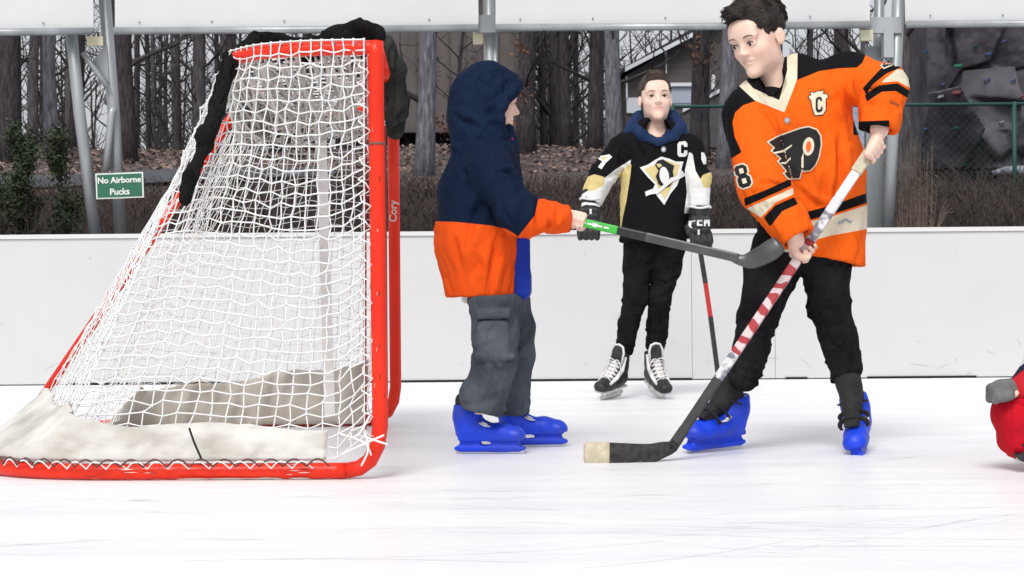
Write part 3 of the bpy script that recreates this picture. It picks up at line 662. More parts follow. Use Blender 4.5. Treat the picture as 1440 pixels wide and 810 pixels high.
# chipped paint and tape residue on the tubes
q_=random.Random(21); m_chip=mat('bare_chip',(.62,.55,.50),.7); m_chip2=mat('dark_chip',(.16,.03,.02),.8)
def chip(c,ax,side,L_,w,rad,material):
    ax=Vector(ax).normalized(); s_=Vector(side); s_=(s_-ax*s_.dot(ax)).normalized(); t_=ax.cross(s_); V=[]; n=7
    top=[];bot=[]
    for k in range(n):
        u=(k/(n-1)-.5)*L_; h=w*math.sin(math.pi*(k+.6)/(n+.2))*q_.uniform(.6,1)
        for lst,a in ((top,h),(bot,-h)): lst.append(Vector(c)+ax*u+(s_*math.cos(a/rad)+t_*math.sin(a/rad))*(rad+.0006))
    MB().add(top+bot,[(k,k+1,n+k+1,n+k) for k in range(n-1)]).build('paint_chip',material,goal)
for k in range(34):
    if k%2: z=q_.uniform(.2,1.15); t=(HZ-z)/(HZ-.15); c=Vector((ntx.x+(N0.x-ntx.x)*t,4.94,z)); chip(c,(0,0,1),(q_.gauss(0,.5),-1,0),q_.uniform(.006,.022),q_.uniform(.0005,.0018),TR,m_chip if q_.random()<.35 else m_chip2)
    else: x=q_.uniform(-1.2,-.5); y=4.94+.015*max(0,(-.5-x))*.9; chip((x,y,.024),(1,0,0),(0,-1,q_.gauss(-.2,.6)),q_.uniform(.01,.04),q_.uniform(.0006,.0022),.0235,m_chip if q_.random()<.6 else m_chip2)
for x,L_ in ((-.90,.09),(-.80,.12),(-.70,.10),(-.60,.06)): chip((x,4.946 if x<-.65 else 4.942,.024),(1,0,0),(0,-.75,-1),L_,.006,.0238,m_chip)
# ------------------------------------------------------------------ signed-distance body modelling
def axis(lo,hi,coarse,fine=()):
    out=[lo]; x=lo
    while x<hi:
        st=coarse
        for a,b,s in fine:
            if a-st<=x<=b: st=min(st,s)
        x+=st; out.append(x)
    return np.array(out)
class SDF:
    def __init__(s,lo,hi,coarse,fx=(),fy=(),fz=()):
        s.ax=[axis(lo[0],hi[0],coarse,fx),axis(lo[1],hi[1],coarse,fy),axis(lo[2],hi[2],coarse,fz)]
        s.v=np.full([len(a) for a in s.ax],.2,np.float32); s.cs=coarse
    def _sub(s,lo,hi,k):
        mg=k+2*s.cs+.004; sl=[]
        for q in range(3):
            a=s.ax[q]; i=np.searchsorted(a,lo[q]-mg); j=np.searchsorted(a,hi[q]+mg); sl.append(slice(int(i),int(j)))
        X,Y,Zz=np.meshgrid(s.ax[0][sl[0]],s.ax[1][sl[1]],s.ax[2][sl[2]],indexing='ij',sparse=True)
        return tuple(sl),X,Y,Zz
    def _comb(s,sl,d,k,op):
        if d.size==0: return
        v=s.v[sl]
        if op=='add':
            if k>0: h=np.clip(k-np.abs(v-d),0,None)/k; r=np.minimum(v,d)-h*h*k*.25
            else: r=np.minimum(v,d)
        elif op=='sub':
            d=-d
            if k>0: h=np.clip(k-np.abs(v-d),0,None)/k; r=np.maximum(v,d)+h*h*k*.25
            else: r=np.maximum(v,d)
        s.v[sl]=r
    def cap(s,a,b,ra,rb,k=.01,op='add',fn=None,ff=1.0):
        a=np.array(a,float); b=np.array(b,float); m=max(ra,rb)
        sl,X,Y,Zz=s._sub(np.minimum(a,b)-m,np.maximum(a,b)+m,k); s._comb(sl,capd(X,Y,Zz,a,b,ra,rb,fn,ff),k,op); return s
    def chain(s,pts,rs,k=.01,fn=None,ff=1.0,op='add'):
        for i in range(len(pts)-1): s.cap(pts[i],pts[i+1],rs[i],rs[i+1],k,op,fn,ff)
        return s
    def ell(s,c,r,k=.01,op='add',M=None):
        c=np.array(c,float); r=np.array(r,float); m=max(r)
        if M is None: lo,hi=c-r,c+r
        else: lo,hi=c-m,c+m
        sl,X,Y,Zz=s._sub(lo,hi,k); x,y,z=X-c[0],Y-c[1],Zz-c[2]
        if M is not None:
            Mi=np.array(M).T; x,y,z=(Mi[0,0]*x+Mi[0,1]*y+Mi[0,2]*z,Mi[1,0]*x+Mi[1,1]*y+Mi[1,2]*z,Mi[2,0]*x+Mi[2,1]*y+Mi[2,2]*z)
        k0=np.sqrt((x/r[0])**2+(y/r[1])**2+(z/r[2])**2)+1e-9; k1=np.sqrt((x/r[0]**2)**2+(y/r[1]**2)**2+(z/r[2]**2)**2)+1e-9
        s._comb(sl,(k0*(k0-1)/k1).astype(np.float32),k,op); return s
    def box(s,c,h,rr=.004,k=0,op='add',M=None):
        c=np.array(c,float); m=np.linalg.norm(h)
        sl,X,Y,Zz=s._sub(c-m,c+m,k); x,y,z=X-c[0],Y-c[1],Zz-c[2]
        if M is not None:
            Mi=np.array(M).T; x,y,z=(Mi[0,0]*x+Mi[0,1]*y+Mi[0,2]*z,Mi[1,0]*x+Mi[1,1]*y+Mi[1,2]*z,Mi[2,0]*x+Mi[2,1]*y+Mi[2,2]*z)
        qx,qy,qz=np.abs(x)-h[0]+rr,np.abs(y)-h[1]+rr,np.abs(z)-h[2]+rr
        d=np.sqrt(np.maximum(qx,0)**2+np.maximum(qy,0)**2+np.maximum(qz,0)**2)+np.minimum(np.maximum(qx,np.maximum(qy,qz)),0)-rr
        s._comb(sl,d.astype(np.float32),k,op); return s
    def cut(s,p,n,box=None,k=.004):
        "remove the side the normal n points to (inside an optional box lo,hi)"
        n=np.array(n,float); n/=np.linalg.norm(n); p=np.array(p,float)
        lo=np.array(box[0]) if box else np.array([a[0] for a in s.ax]); hi=np.array(box[1]) if box else np.array([a[-1] for a in s.ax])
        sl=tuple(slice(int(np.searchsorted(s.ax[q],lo[q])),int(np.searchsorted(s.ax[q],hi[q]))) for q in range(3))
        X,Y,Zz=np.meshgrid(*[s.ax[q][sl[q]] for q in range(3)],indexing='ij',sparse=True)
        d=-((X-p[0])*n[0]+(Y-p[1])*n[1]+(Zz-p[2])*n[2]); s._comb(sl,d.astype(np.float32),k,'sub'); return s
    def mesh(s,disp=None):
        v=s.v; v[0]=v[-1]=.2; v[:,0]=v[:,-1]=.2; v[:,:,0]=v[:,:,-1]=.2
        ins=v<0; c=np.zeros([n-1 for n in v.shape],np.int8)
        for a in (0,1):
            for b in (0,1):
                for e in (0,1): c+=ins[a:v.shape[0]-1+a,b:v.shape[1]-1+b,e:v.shape[2]-1+e]
        I,J,K=np.nonzero((c>0)&(c<8)); idx=np.full(c.shape,-1,np.int64); idx[I,J,K]=np.arange(len(I))
        acc=np.zeros((len(I),3)); cnt=np.zeros(len(I)); ax=s.ax
        crn=[(a,b,e) for a in (0,1) for b in (0,1) for e in (0,1)]
        for A in crn:
            for q in range(3):
                if A[q]: continue
                B=list(A); B[q]=1
                va=v[I+A[0],J+A[1],K+A[2]]; vb=v[I+B[0],J+B[1],K+B[2]]; mk=(va<0)!=(vb<0); t=np.where(mk,va/(va-vb+1e-12),0)
                pa=np.stack([ax[0][I+A[0]],ax[1][J+A[1]],ax[2][K+A[2]]],1); pb=np.stack([ax[0][I+B[0]],ax[1][J+B[1]],ax[2][K+B[2]]],1)
                acc+=np.where(mk[:,None],pa+(pb-pa)*t[:,None],0); cnt+=mk
        V=acc/cnt[:,None]; F=[]
        for q in range(3):
            o=[0,0,0]; sl0=[slice(0,n) for n in v.shape]; sl1=[slice(0,n) for n in v.shape]; sl0[q]=slice(0,-1); sl1[q]=slice(1,None)
            a=ins[tuple(sl0)]; b=ins[tuple(sl1)]; cr=np.argwhere(a!=b); u,w=[(1,2),(2,0),(0,1)][q]
            cr=cr[(cr[:,u]>0)&(cr[:,w]>0)&(cr[:,u]<v.shape[u]-1)&(cr[:,w]<v.shape[w]-1)]
            def g(du,dw): t=cr.copy(); t[:,u]-=du; t[:,w]-=dw; return idx[t[:,0],t[:,1],t[:,2]]
            Q=np.stack([g(1,1),g(0,1),g(0,0),g(1,0)],1); fl=~a[cr[:,0],cr[:,1],cr[:,2]]; Q[fl]=Q[fl][:,::-1]; F.append(Q)
        F=np.concatenate(F); F=F[(F>=0).all(1)]
        if disp is not None:
            Nn=vnormals(V,F); V=V+Nn*disp(V,Nn)[:,None]
        return V,F
def vnormals(V,F):
    n=np.cross(V[F[:,2]]-V[F[:,0]],V[F[:,3]]-V[F[:,1]]); N=np.zeros_like(V)
    for k in range(4):
        for q in range(3): N[:,q]+=np.bincount(F[:,k],n[:,q],len(V))
    return N/(np.linalg.norm(N,axis=1)[:,None]+1e-12)
def capd(X,Y,Zz,a,b,ra,rb,fn=None,ff=1.0):
    x,y,z=X-a[0],Y-a[1],Zz-a[2]; d=b-a
    if fn is not None and ff!=1:
        fn=np.array(fn,float); fn/=np.linalg.norm(fn); t=(x*fn[0]+y*fn[1]+z*fn[2]); dd=d@fn
        x=x+fn[0]*t*(ff-1); y=y+fn[1]*t*(ff-1); z=z+fn[2]*t*(ff-1); d=d+fn*dd*(ff-1)
    L=d@d+1e-12; h=np.clip((x*d[0]+y*d[1]+z*d[2])/L,0,1)
    return (np.sqrt((x-d[0]*h)**2+(y-d[1]*h)**2+(z-d[2]*h)**2)-(ra+(rb-ra)*h)).astype(np.float32)
def chaind(V,pts,rs):
    "distance of points V to a chain of tapered capsules, and the arc position"
    best=np.full(len(V),9.); 
    for i in range(len(pts)-1):
        best=np.minimum(best,capd(V[:,0],V[:,1],V[:,2],np.array(pts[i],float),np.array(pts[i+1],float),rs[i],rs[i+1]))
    return best
def polysd(p,poly):
    "signed distance in photo pixels, positive inside"
    poly=np.array(poly,float); d=np.full(len(p),1e9); ins=np.zeros(len(p),bool)
    for i in range(len(poly)):
        a=poly[i]; b=poly[(i+1)%len(poly)]; e=b-a; w=p-a; h=np.clip((w@e)/(e@e+1e-9),0,1); q=w-e*h[:,None]; d=np.minimum(d,(q**2).sum(1))
        c=((a[1]>p[:,1])!=(b[1]>p[:,1]))&(p[:,0]<(b[0]-a[0])*(p[:,1]-a[1])/(b[1]-a[1]+1e-9)+a[0]); ins^=c
    return np.sqrt(d)*np.where(ins,1,-1)
def set_attr(o,name,vals):
    a=o.data.attributes.new(name,'FLOAT','POINT'); a.data.foreach_set('value',np.asarray(vals,np.float32))
def decal(name,outlines,bvh,material,parent,off=.0018,step=4.0,origin=None):
    "a flat printed patch: outlines given as seen, laid onto the garment surface"
    pts=[Vector((x,y,0)) for pl in outlines for (x,y) in pl]
    tris=tessellate_polygon([[Vector((x,y,0)) for (x,y) in pl] for pl in outlines])
    T=[tuple((pts[i].x,pts[i].y) for i in t) for t in tris]; out=[]
    while T:
        t=T.pop(); e=[(t[i][0]-t[(i+1)%3][0])**2+(t[i][1]-t[(i+1)%3][1])**2 for i in range(3)]; k=e.index(max(e))
        if e[k]>step*step:
            a,b,c=t[k],t[(k+1)%3],t[(k+2)%3]; m_=((a[0]+b[0])/2,(a[1]+b[1])/2); T+= [(a,m_,c),(m_,b,c)]
        else: out.append(t)
    vid={}; V=[]; F=[]
    for t in out:
        f=[]
        for p in t:
            key=(round(p[0],3),round(p[1],3))
            if key not in vid:
                d=(P(p[0],p[1],5)-CAMLOC).normalized(); h=bvh.ray_cast(CAMLOC,d)
                if h[0] is None: vid[key]=None
                else:
                    n=h[1] if h[1].dot(d)<0 else -h[1]
                    vid[key]=len(V); V.append(tuple(h[0]-d*off*1.2+n*off*.3))
            f.append(vid[key])
        if None not in f: F.append(tuple(f))
    if F: return mesh_obj(name,np.array(V),F,material,parent,True)
def bvh_of(V,F): return BVHTree.FromPolygons([tuple(v) for v in V],[tuple(int(i) for i in f) for f in F])
def grow(poly,d):
    "polygon outset by d pixels"
    n=len(poly); A=sum(poly[i][0]*poly[(i+1)%n][1]-poly[(i+1)%n][0]*poly[i][1] for i in range(n)); sg=1 if A>0 else -1; out=[]
    for i in range(n):
        a=np.array(poly[i-1],float);b=np.array(poly[i],float);c=np.array(poly[(i+1)%n],float); e1=(b-a)/(np.linalg.norm(b-a)+1e-9); e2=(c-b)/(np.linalg.norm(c-b)+1e-9)
        n1=np.array([e1[1],-e1[0]]); n2=np.array([e2[1],-e2[0]]); m_=n1+n2; m_/=max(.6,np.linalg.norm(m_)); 
        out.append(tuple(b+sg*m_*d*min(1.6,1/max(.5,m_@n1))))
    return out
def ellpoly(cx,cy,rx,ry,rot=0,n=20):
    return [(cx+math.cos(a)*rx*math.cos(rot)-math.sin(a)*ry*math.sin(rot),cy+math.cos(a)*rx*math.sin(rot)+math.sin(a)*ry*math.cos(rot)) for a in [2*math.pi*i/n for i in range(n)]]
def creases(n,dr,ln=(.05,.16),w=(.006,.013),A=(.002,.006),seed=0,segs=(),spread=.35):
    "irregular creases: n random ones running roughly along dr, plus given (a,b,width,depth) ones"
    def f(V,N):
        q=np.random.RandomState(seed); d=np.zeros(len(V)); L_=[]
        for i in range(n):
            k=q.randint(len(V)); t=np.array(dr,float)+q.normal(0,spread,3); t-=N[k]*(t@N[k]); t/=np.linalg.norm(t)+1e-9; l=q.uniform(*ln)/2
            L_.append((V[k]-t*l,V[k]+t*l,q.uniform(*w),q.uniform(*A)))
        for a,b,w_,a_ in list(segs): L_.append((np.array(a,float),np.array(b,float),w_,a_))
        for a,b,w_,a_ in L_:
            e=b-a; mk=((V>np.minimum(a,b)-w_*4)&(V<np.maximum(a,b)+w_*4)).all(1)
            if not mk.any(): continue
            X_=V[mk]-a; h=np.clip((X_@e)/(e@e+1e-12),0,1); r=X_-np.outer(h,e)+(.006*vnoise(V[mk]*22,seed))[:,None]; dd=np.sqrt((r**2).sum(1))/w_
            tp=np.sin(math.pi*np.clip(h*.94+.03,0,1))**.6; d[mk]+=-1.7*a_*tp*(np.exp(-dd**2)-.62*np.exp(-(dd-1.7)**2*1.2))
        return d
    return f
def both(*fs): return lambda V,N: sum(f(V,N) for f in fs)
def folds(amp=.004,fx=14,fz=5,seed=0,joints=(),diag=0):
    "soft cloth folds; joints = (centre, radius, amp, axis)"
    def f(V,N):
        Q=V*np.array([fx,fx,fz]); 
        if diag: Q=Q+np.stack([V[:,2]*diag,V[:,2]*0,V[:,0]*0],1)
        a=fbm(Q,seed,2); d=amp*(1-2*np.abs(a))*.6+amp*.7*vnoise(V*np.array([7,7,4.]),seed+5)
        for (c,r,am,ax) in joints:
            c=np.array(c,float); w=np.exp(-((V-c)**2).sum(1)/(r*r)); ax_=np.array(ax,float); ax_/=np.linalg.norm(ax_); t=(V-c)@ax_
            L_=V-np.outer((V-c)@ax_,ax_); t=t+.012*vnoise(V*9,seed+9)
            q=L_*9+np.outer(t*38,ax_); n=vnoise(q,seed+3); n2=vnoise(q*1.9+7,seed+4)
            d=d+w*am*(1.3*(1-2.2*np.abs(n))+.45*n2)
        return d
    return f
# ------------------------------------------------------------------ black jacket thrown over the goal
m_blackcloth=mat('black_cloth',(.008,.008,.009),.85,(.014,.014,.014),9,bump=.3,sheen=.2,wr=.9,wsc=16)
m_olive=mat('worn_black_cloth',(.05,.052,.045),.85,(.028,.029,.027),9,bump=.3,sheen=.2,wr=.9,wsc=14)
jk=empty('black_jacket',P(430,70,5.5),'black jacket thrown over the top of the hockey goal with its sleeves hanging','jacket')
S=SDF((-1.15,4.8,.7),(-.2,6.9,1.5),.011)
S.chain([P(318,80,5.1),P(345,70,5.15),P(365,58,5.25),P(400,60,5.3),P(440,60,5.3),P(475,50,5.3),P(505,44,5.3),P(530,50,5.35)],[.015,.020,.022,.014,.014,.026,.032,.028],.02)
S.chain([P(380,92,5.5),P(430,80,5.6),P(500,66,5.6),P(540,72,5.7)],[.012,.014,.02,.03],.02)
S.cap(P(510,38,5.25),P(503,33,5.25),.02,.014,.02)
S.cap(P(490,50,5.3),P(455,58,5.3),.03,.012,.02)
V,Fq=S.mesh(both(creases(20,(.3,0,.5),(.05,.12),(.008,.012),(.004,.008),4),folds(.006,16,16,3)))
mesh_obj('jacket_body',V,Fq,m_blackcloth,jk)
S=SDF((-1.3,4.8,.6),(-.6,5.5,1.4),.008)
S.chain([P(338,72,5.12),P(322,95,5.06),P(306,150,5.02),P(288,205,4.99),P(268,248,4.97),P(260,280,4.96)],[.016,.021,.021,.019,.018,.017],.015)
S.cap(P(289,185,4.97),P(283,192,4.97),.022,.018,.01)
V,Fq=S.mesh(both(creases(14,(1,0,.4),(.03,.06),(.005,.008),(.003,.005),4),folds(.004,22,10,5,[(P(290,190,5),.1,.004,(0,0,1))])))
mesh_obj('sleeve',V,Fq,m_blackcloth,jk)
S=SDF((-.75,5.2,.7),(-.2,6.4,1.4),.010)
S.chain([P(541,62,5.6),P(551,100,5.65),P(556,150,5.7),P(554,184,5.7)],[.028,.036,.034,.020],.02,fn=(0,1,0),ff=.6)
S.cap(P(562,140,5.7),P(568,160,5.7),.018,.012,.02)
V,Fq=S.mesh(both(creases(16,(.2,0,1),(.08,.2),(.008,.012),(.004,.008),4),folds(.006,18,9,7)))
mesh_obj('sleeve',V,Fq,m_olive,jk)

# ------------------------------------------------------------------ skin, heads, hair, hands
m_skin=mat('skin',(.84,.60,.49),.5,(.81,.56,.45),14,sss=.25,layers=[('lips',(.62,.26,.23)),('blush',(.83,.55,.45))],bump=.05,bscale=160,spec=.35,bdist=.002)
m_eye=mat('eyeball',(.70,.68,.66),.2); m_iris=mat('iris',(.045,.022,.012),.15)
m_hair=mat('dark_brown_hair',(.012,.008,.006),.6,(.030,.020,.014),40,(1,1,.3),spec=.4)
m_hair2=mat('brown_hair',(.032,.021,.014),.6,(.07,.048,.032),40,(1,1,.3),spec=.4)
m_brow=mat('eyebrow_hair',(.10,.062,.042),.8)
def headframe(center,yaw,pitch=0,roll=0):
    "yaw>0 turns the face towards the viewer's left; pitch>0 looks down; roll>0 leans the crown to the viewer's left"
    M=Matrix.Rotation(-roll,3,'Y')@Matrix.Rotation(-yaw,3,'Z')@Matrix.Rotation(pitch,3,'X')
    return Vector(center),M
def head_sdf(S,c,M,s=1.0,ears=True,smile=0):
    Mn=np.array(M)
    def L(x,y,z): return np.array(c+M@Vector((x*s,y*s,z*s)))
    def E(p,r,k=.02,op='add'): S.ell(L(*p),[q*s for q in r],k*s,op,Mn)
    E((0,.018,.040),(.073,.093,.080)); E((0,-.020,-.016),(.0535,.066,.075),.03); E((0,-.030,-.066),(.036,.048,.043),.03)
    E((0,-.066,-.096),(.018,.018,.015),.026)
    for q in (-1,1):
        E((q*.033,-.050,-.026),(.024,.029,.024),.022); E((q*.037,-.012,-.054),(.016,.034,.027),.025)
        E((q*.029,-.077,.018),(.022,.010,.008),.014)
    E((0,-.072,.045),(.050,.022,.034),.03)
    for q in (-1,1):
        E((q*.0305,-.098,-.001),(.0170,.012,.011),.013,'sub')
        E((q*.0305,-.0765,-.002),(.0155,.0125,.0128),.004)
        E((q*.0305,-.092,-.0015),(.0138,.014,.0058),.0015,'sub')
    S.cap(L(0,-.082,.004),L(0,-.099,-.027),.0058*s,.0085*s,.014*s)
    for q in (-1,1): E((q*.0100,-.093,-.031),(.0070,.009,.0060),.006)
    for q in (-1,1): E((q*.0060,-.096,-.0360),(.0032,.004,.003),.002,'sub')
    E((0,-.0790,-.0525),(.022,.0080,.0052),.006); E((0,-.0765,-.0625),(.018,.0085,.0060),.006)
    S.cap(L(-.021,-.081,-.0570+.002*smile),L(0,-.0875,-.0575-.001*smile),.0018*s,.0019*s,.002*s,'sub'); S.cap(L(0,-.0875,-.0575-.001*smile),L(.021,-.081,-.0570+.002*smile),.0019*s,.0018*s,.002*s,'sub')
    if ears:
        for q in (-1,1):
            Me=np.array(M@Matrix.Rotation(q*-.32,3,'Z')@Matrix.Rotation(-.18,3,'X'))
            S.ell(L(q*.074,.018,-.006),[.0070*s,.017*s,.027*s],.006*s,'add',Me); S.ell(L(q*.0835,.013,-.004),[.006*s,.010*s,.018*s],.004*s,'sub',Me)
def head_attrs(o,V,c,M,s):
    Lc=(V-np.array(c))@np.array(M)/s
    d=np.sqrt((Lc[:,0]/.0225)**2+((Lc[:,2]+.0575)/.0090)**2); set_attr(o,'lips',np.where(Lc[:,1]<-.06,(1-d)*.02,-.02)); 
    d=np.minimum(np.sqrt(((np.abs(Lc[:,0])-.04)/.017)**2+((Lc[:,2]+.035)/.016)**2),9); n=vnoise(V*90,3)*.35; set_attr(o,'blush',np.where(Lc[:,1]<-.03,(1-d-n)*.02,-.02))
def face_bits(parent,c,M,s,look=(0,0),browmat=None,bv=None):
    def L(x,y,z): return c+M@Vector((x*s,y*s,z*s))
    for q in (-1,1):
        ce=L(q*.0305,-.0765,-.002); g=MB(); R_=.0112*s; rings=8
        V=[];F=[]
        for i in range(rings+1):
            th=math.pi*i/rings
            for k in range(12): ph=2*math.pi*k/12; V.append(ce+M@Vector((math.sin(th)*math.cos(ph)*R_,-math.cos(th)*R_,math.sin(th)*math.sin(ph)*R_)))
        for i in range(rings):
            for k in range(12): F.append((i*12+k,i*12+(k+1)%12,(i+1)*12+(k+1)%12,(i+1)*12+k))
        e=mesh_obj('eye',np.array([tuple(v) for v in V]),F,m_eye,parent)
        d=Vector((look[0],-1,look[1])).normalized(); ic=ce+M@(d*(R_*.93)); g.tube([ic,ic+M@(d*(.0016*s))],[.0062*s,.0050*s],14); g.build('iris',m_iris,e,True)
        g=MB(); pts=[L(q*(.0150+.034*t),-.0880+.021*t*t+.003*t,.0185+.0050*math.sin(math.pi*min(1,t*.9+.05))) for t in (0,.2,.4,.6,.8,1)]
        if bv: pts=[((bv.ray_cast(p+M@Vector((0,-.03,0)),M@Vector((0,1,0)))[0] or p)-M@Vector((0,.0006,0))) for p in pts]
        g.tube(pts,[.0020*s,.0034*s,.0036*s,.0034*s,.0026*s,.0012*s],6,flat=.5); g.build('eyebrow',browmat or m_brow,parent,True)
        g=MB(); pts=[L(q*(.0305+.0135*t),-.0885-.0030*(1-t*t)+.0030*(t*t),.0042-.0050*t*t) for t in (-1,-.6,-.2,.2,.6,1)]
        g.tube(pts,[.0010*s,.0019*s,.0022*s,.0022*s,.0020*s,.0010*s],5); g.build('eyelash_and_shade',browmat or m_brow,parent,True)  # lashes made thick so they also paint the shade round the eyes
def hair(parent,c,M,s,cap,hairline,strands,material,seed,length=.02,lift=.4,quiff=0,top=.0):
    "scalp cap clipped by a hairline plus short tapered strands"
    def L(x,y,z): return c+M@Vector((x*s,y*s,z*s))
    S=SDF(tuple(np.array(c)-.17*s),tuple(np.array(c)+.17*s),.0045)
    Mn=np.array(M); (cc,cr)=cap
    S.ell(np.array(L(*cc)),[q*s for q in cr],.01,'add',Mn)
    if quiff: S.ell(np.array(L(0,-.055,.098)),[.05*s,.045*s,.030*s],.02,'add',Mn)
    for (p,r) in hairline: S.ell(np.array(L(*p)),[q*s for q in r],.006,'sub',Mn)
    V,F=S.mesh(lambda V,N:.003*vnoise(V*np.array([60,60,60]),seed)+.0015*vnoise(V*150,seed+1)*1)
    N=vnormals(V,F); q=random.Random(seed); base=mesh_obj('hair',V,F,material,parent)
    g=MB(); Mi=np.array(M)
    for i in range(strands):
        k=q.randrange(len(V)); v=Vector(V[k]); n=Vector(N[k]); l=M.inverted()@(v-c)/s
        if l.z<.0 and l.y<-.03: continue
        fx=quiff*(-.9 if l.z>.06 and l.y<.03 else 0)
        flow=M@(Vector((l.x*1.2+fx+q.gauss(0,.10),(-.9 if (l.y<.02 and l.z>.05) else .35),(.35*quiff if (l.y<-.02 and l.z>.06) else -.9+max(0,l.z-.06)*9)+q.gauss(0,.08))).normalized()); flow=(flow-n*flow.dot(n)).normalized()
        ln=length*s*q.uniform(.6,1.1)*(.5 if l.z<.055 else 1)*(.45 if (l.y<-.03 and l.z<.085) and not quiff>.5 else 1); d=(n*lift*q.uniform(.4,1.3)+flow+Vector((q.gauss(0,.07),q.gauss(0,.07),q.gauss(0,.07)))).normalized()
        cl=np.array([[l.x*26,l.y*26,l.z*26]]); d=(d+M@Vector((.38*float(vnoise(cl,seed)[0]),.3*float(vnoise(cl,seed+1)[0]),.15*float(vnoise(cl,seed+2)[0])))).normalized(); p1=v-n*.001+d*ln*.5; p2=p1+(d-n*(.55 if not (quiff>.5 and l.y<-.03 and l.z>.07) else .1)).normalized()*ln*.5
        g.tube([v-n*.003,p1,p2],[.0019*s,.0016*s,.0004*s],3,cap=False)
    g.build('hair_strands',material,base,True)
def hand_sdf(S,wrist,c,sdir,a,b,s=.85,R_=.016,wraps=(0,55,115,175),thumb=1,order=1,rw=.019):
    """hand closed round a bar: c grip centre, sdir along the bar (towards the index finger), a towards the knuckles, b the way the fingers first curl"""
    sd=Vector(sdir).normalized(); a=Vector(a); a=(a-sd*a.dot(sd)).normalized(); b=Vector(b); b=(b-sd*b.dot(sd)-a*b.dot(a)).normalized()
    c=Vector(c); w=Vector(wrist); rf=.0088*s; RR=R_+rf
    kn=[]
    for i in range(4):
        off=(i-1.5)*.0188*s; le=(1.0,1.08,1.0,.84)[i] if order>0 else (.84,1.0,1.08,1.0)[i]
        r_=rf*(1.0,1.04,.98,.86)[i]
        ctr=c-sd*off*order*1.0
        k0=ctr+a*(RR+.003*s)-b*.012*s; kn.append(k0); pts=[k0]
        for an in wraps: th=R(an*le); pts.append(ctr+(a*math.cos(th)+b*math.sin(th))*RR)
        for j in range(len(pts)-1): S.cap(pts[j],pts[j+1],r_*(1.12-.08*j),r_*(1.04-.08*j),.0035)
        S.ell(np.array(pts[1]+a*.001),[r_*1.12]*3,.003)
    pc=sum((Vector(k) for k in kn),Vector())/4; wd=(w-pc)
    for i,k in enumerate(kn):
        wp=w+(k-pc)*.42
        S.cap(k,wp,.0115*s,.0145*s,.013*s)
    S.cap(w,w+wd.normalized()*.05,rw*s,rw*1.08*s,.014)
    # thumb leaves the side of the palm near its base
    side=sd*order; tb=w.lerp(pc,.35)+side*.022*s-a*.004; t1=tb.lerp(c+side*.040*s,.55)-a*.012*s; t2=c+side*.030*s-a*(RR*.55)+b*.002; t3=c+side*.020*s-a*(RR*1.0)+b*.016*s
    if thumb: S.chain([tb,t1,t2,t3],[.014*s,.0115*s,.0100*s,.0082*s],.008)
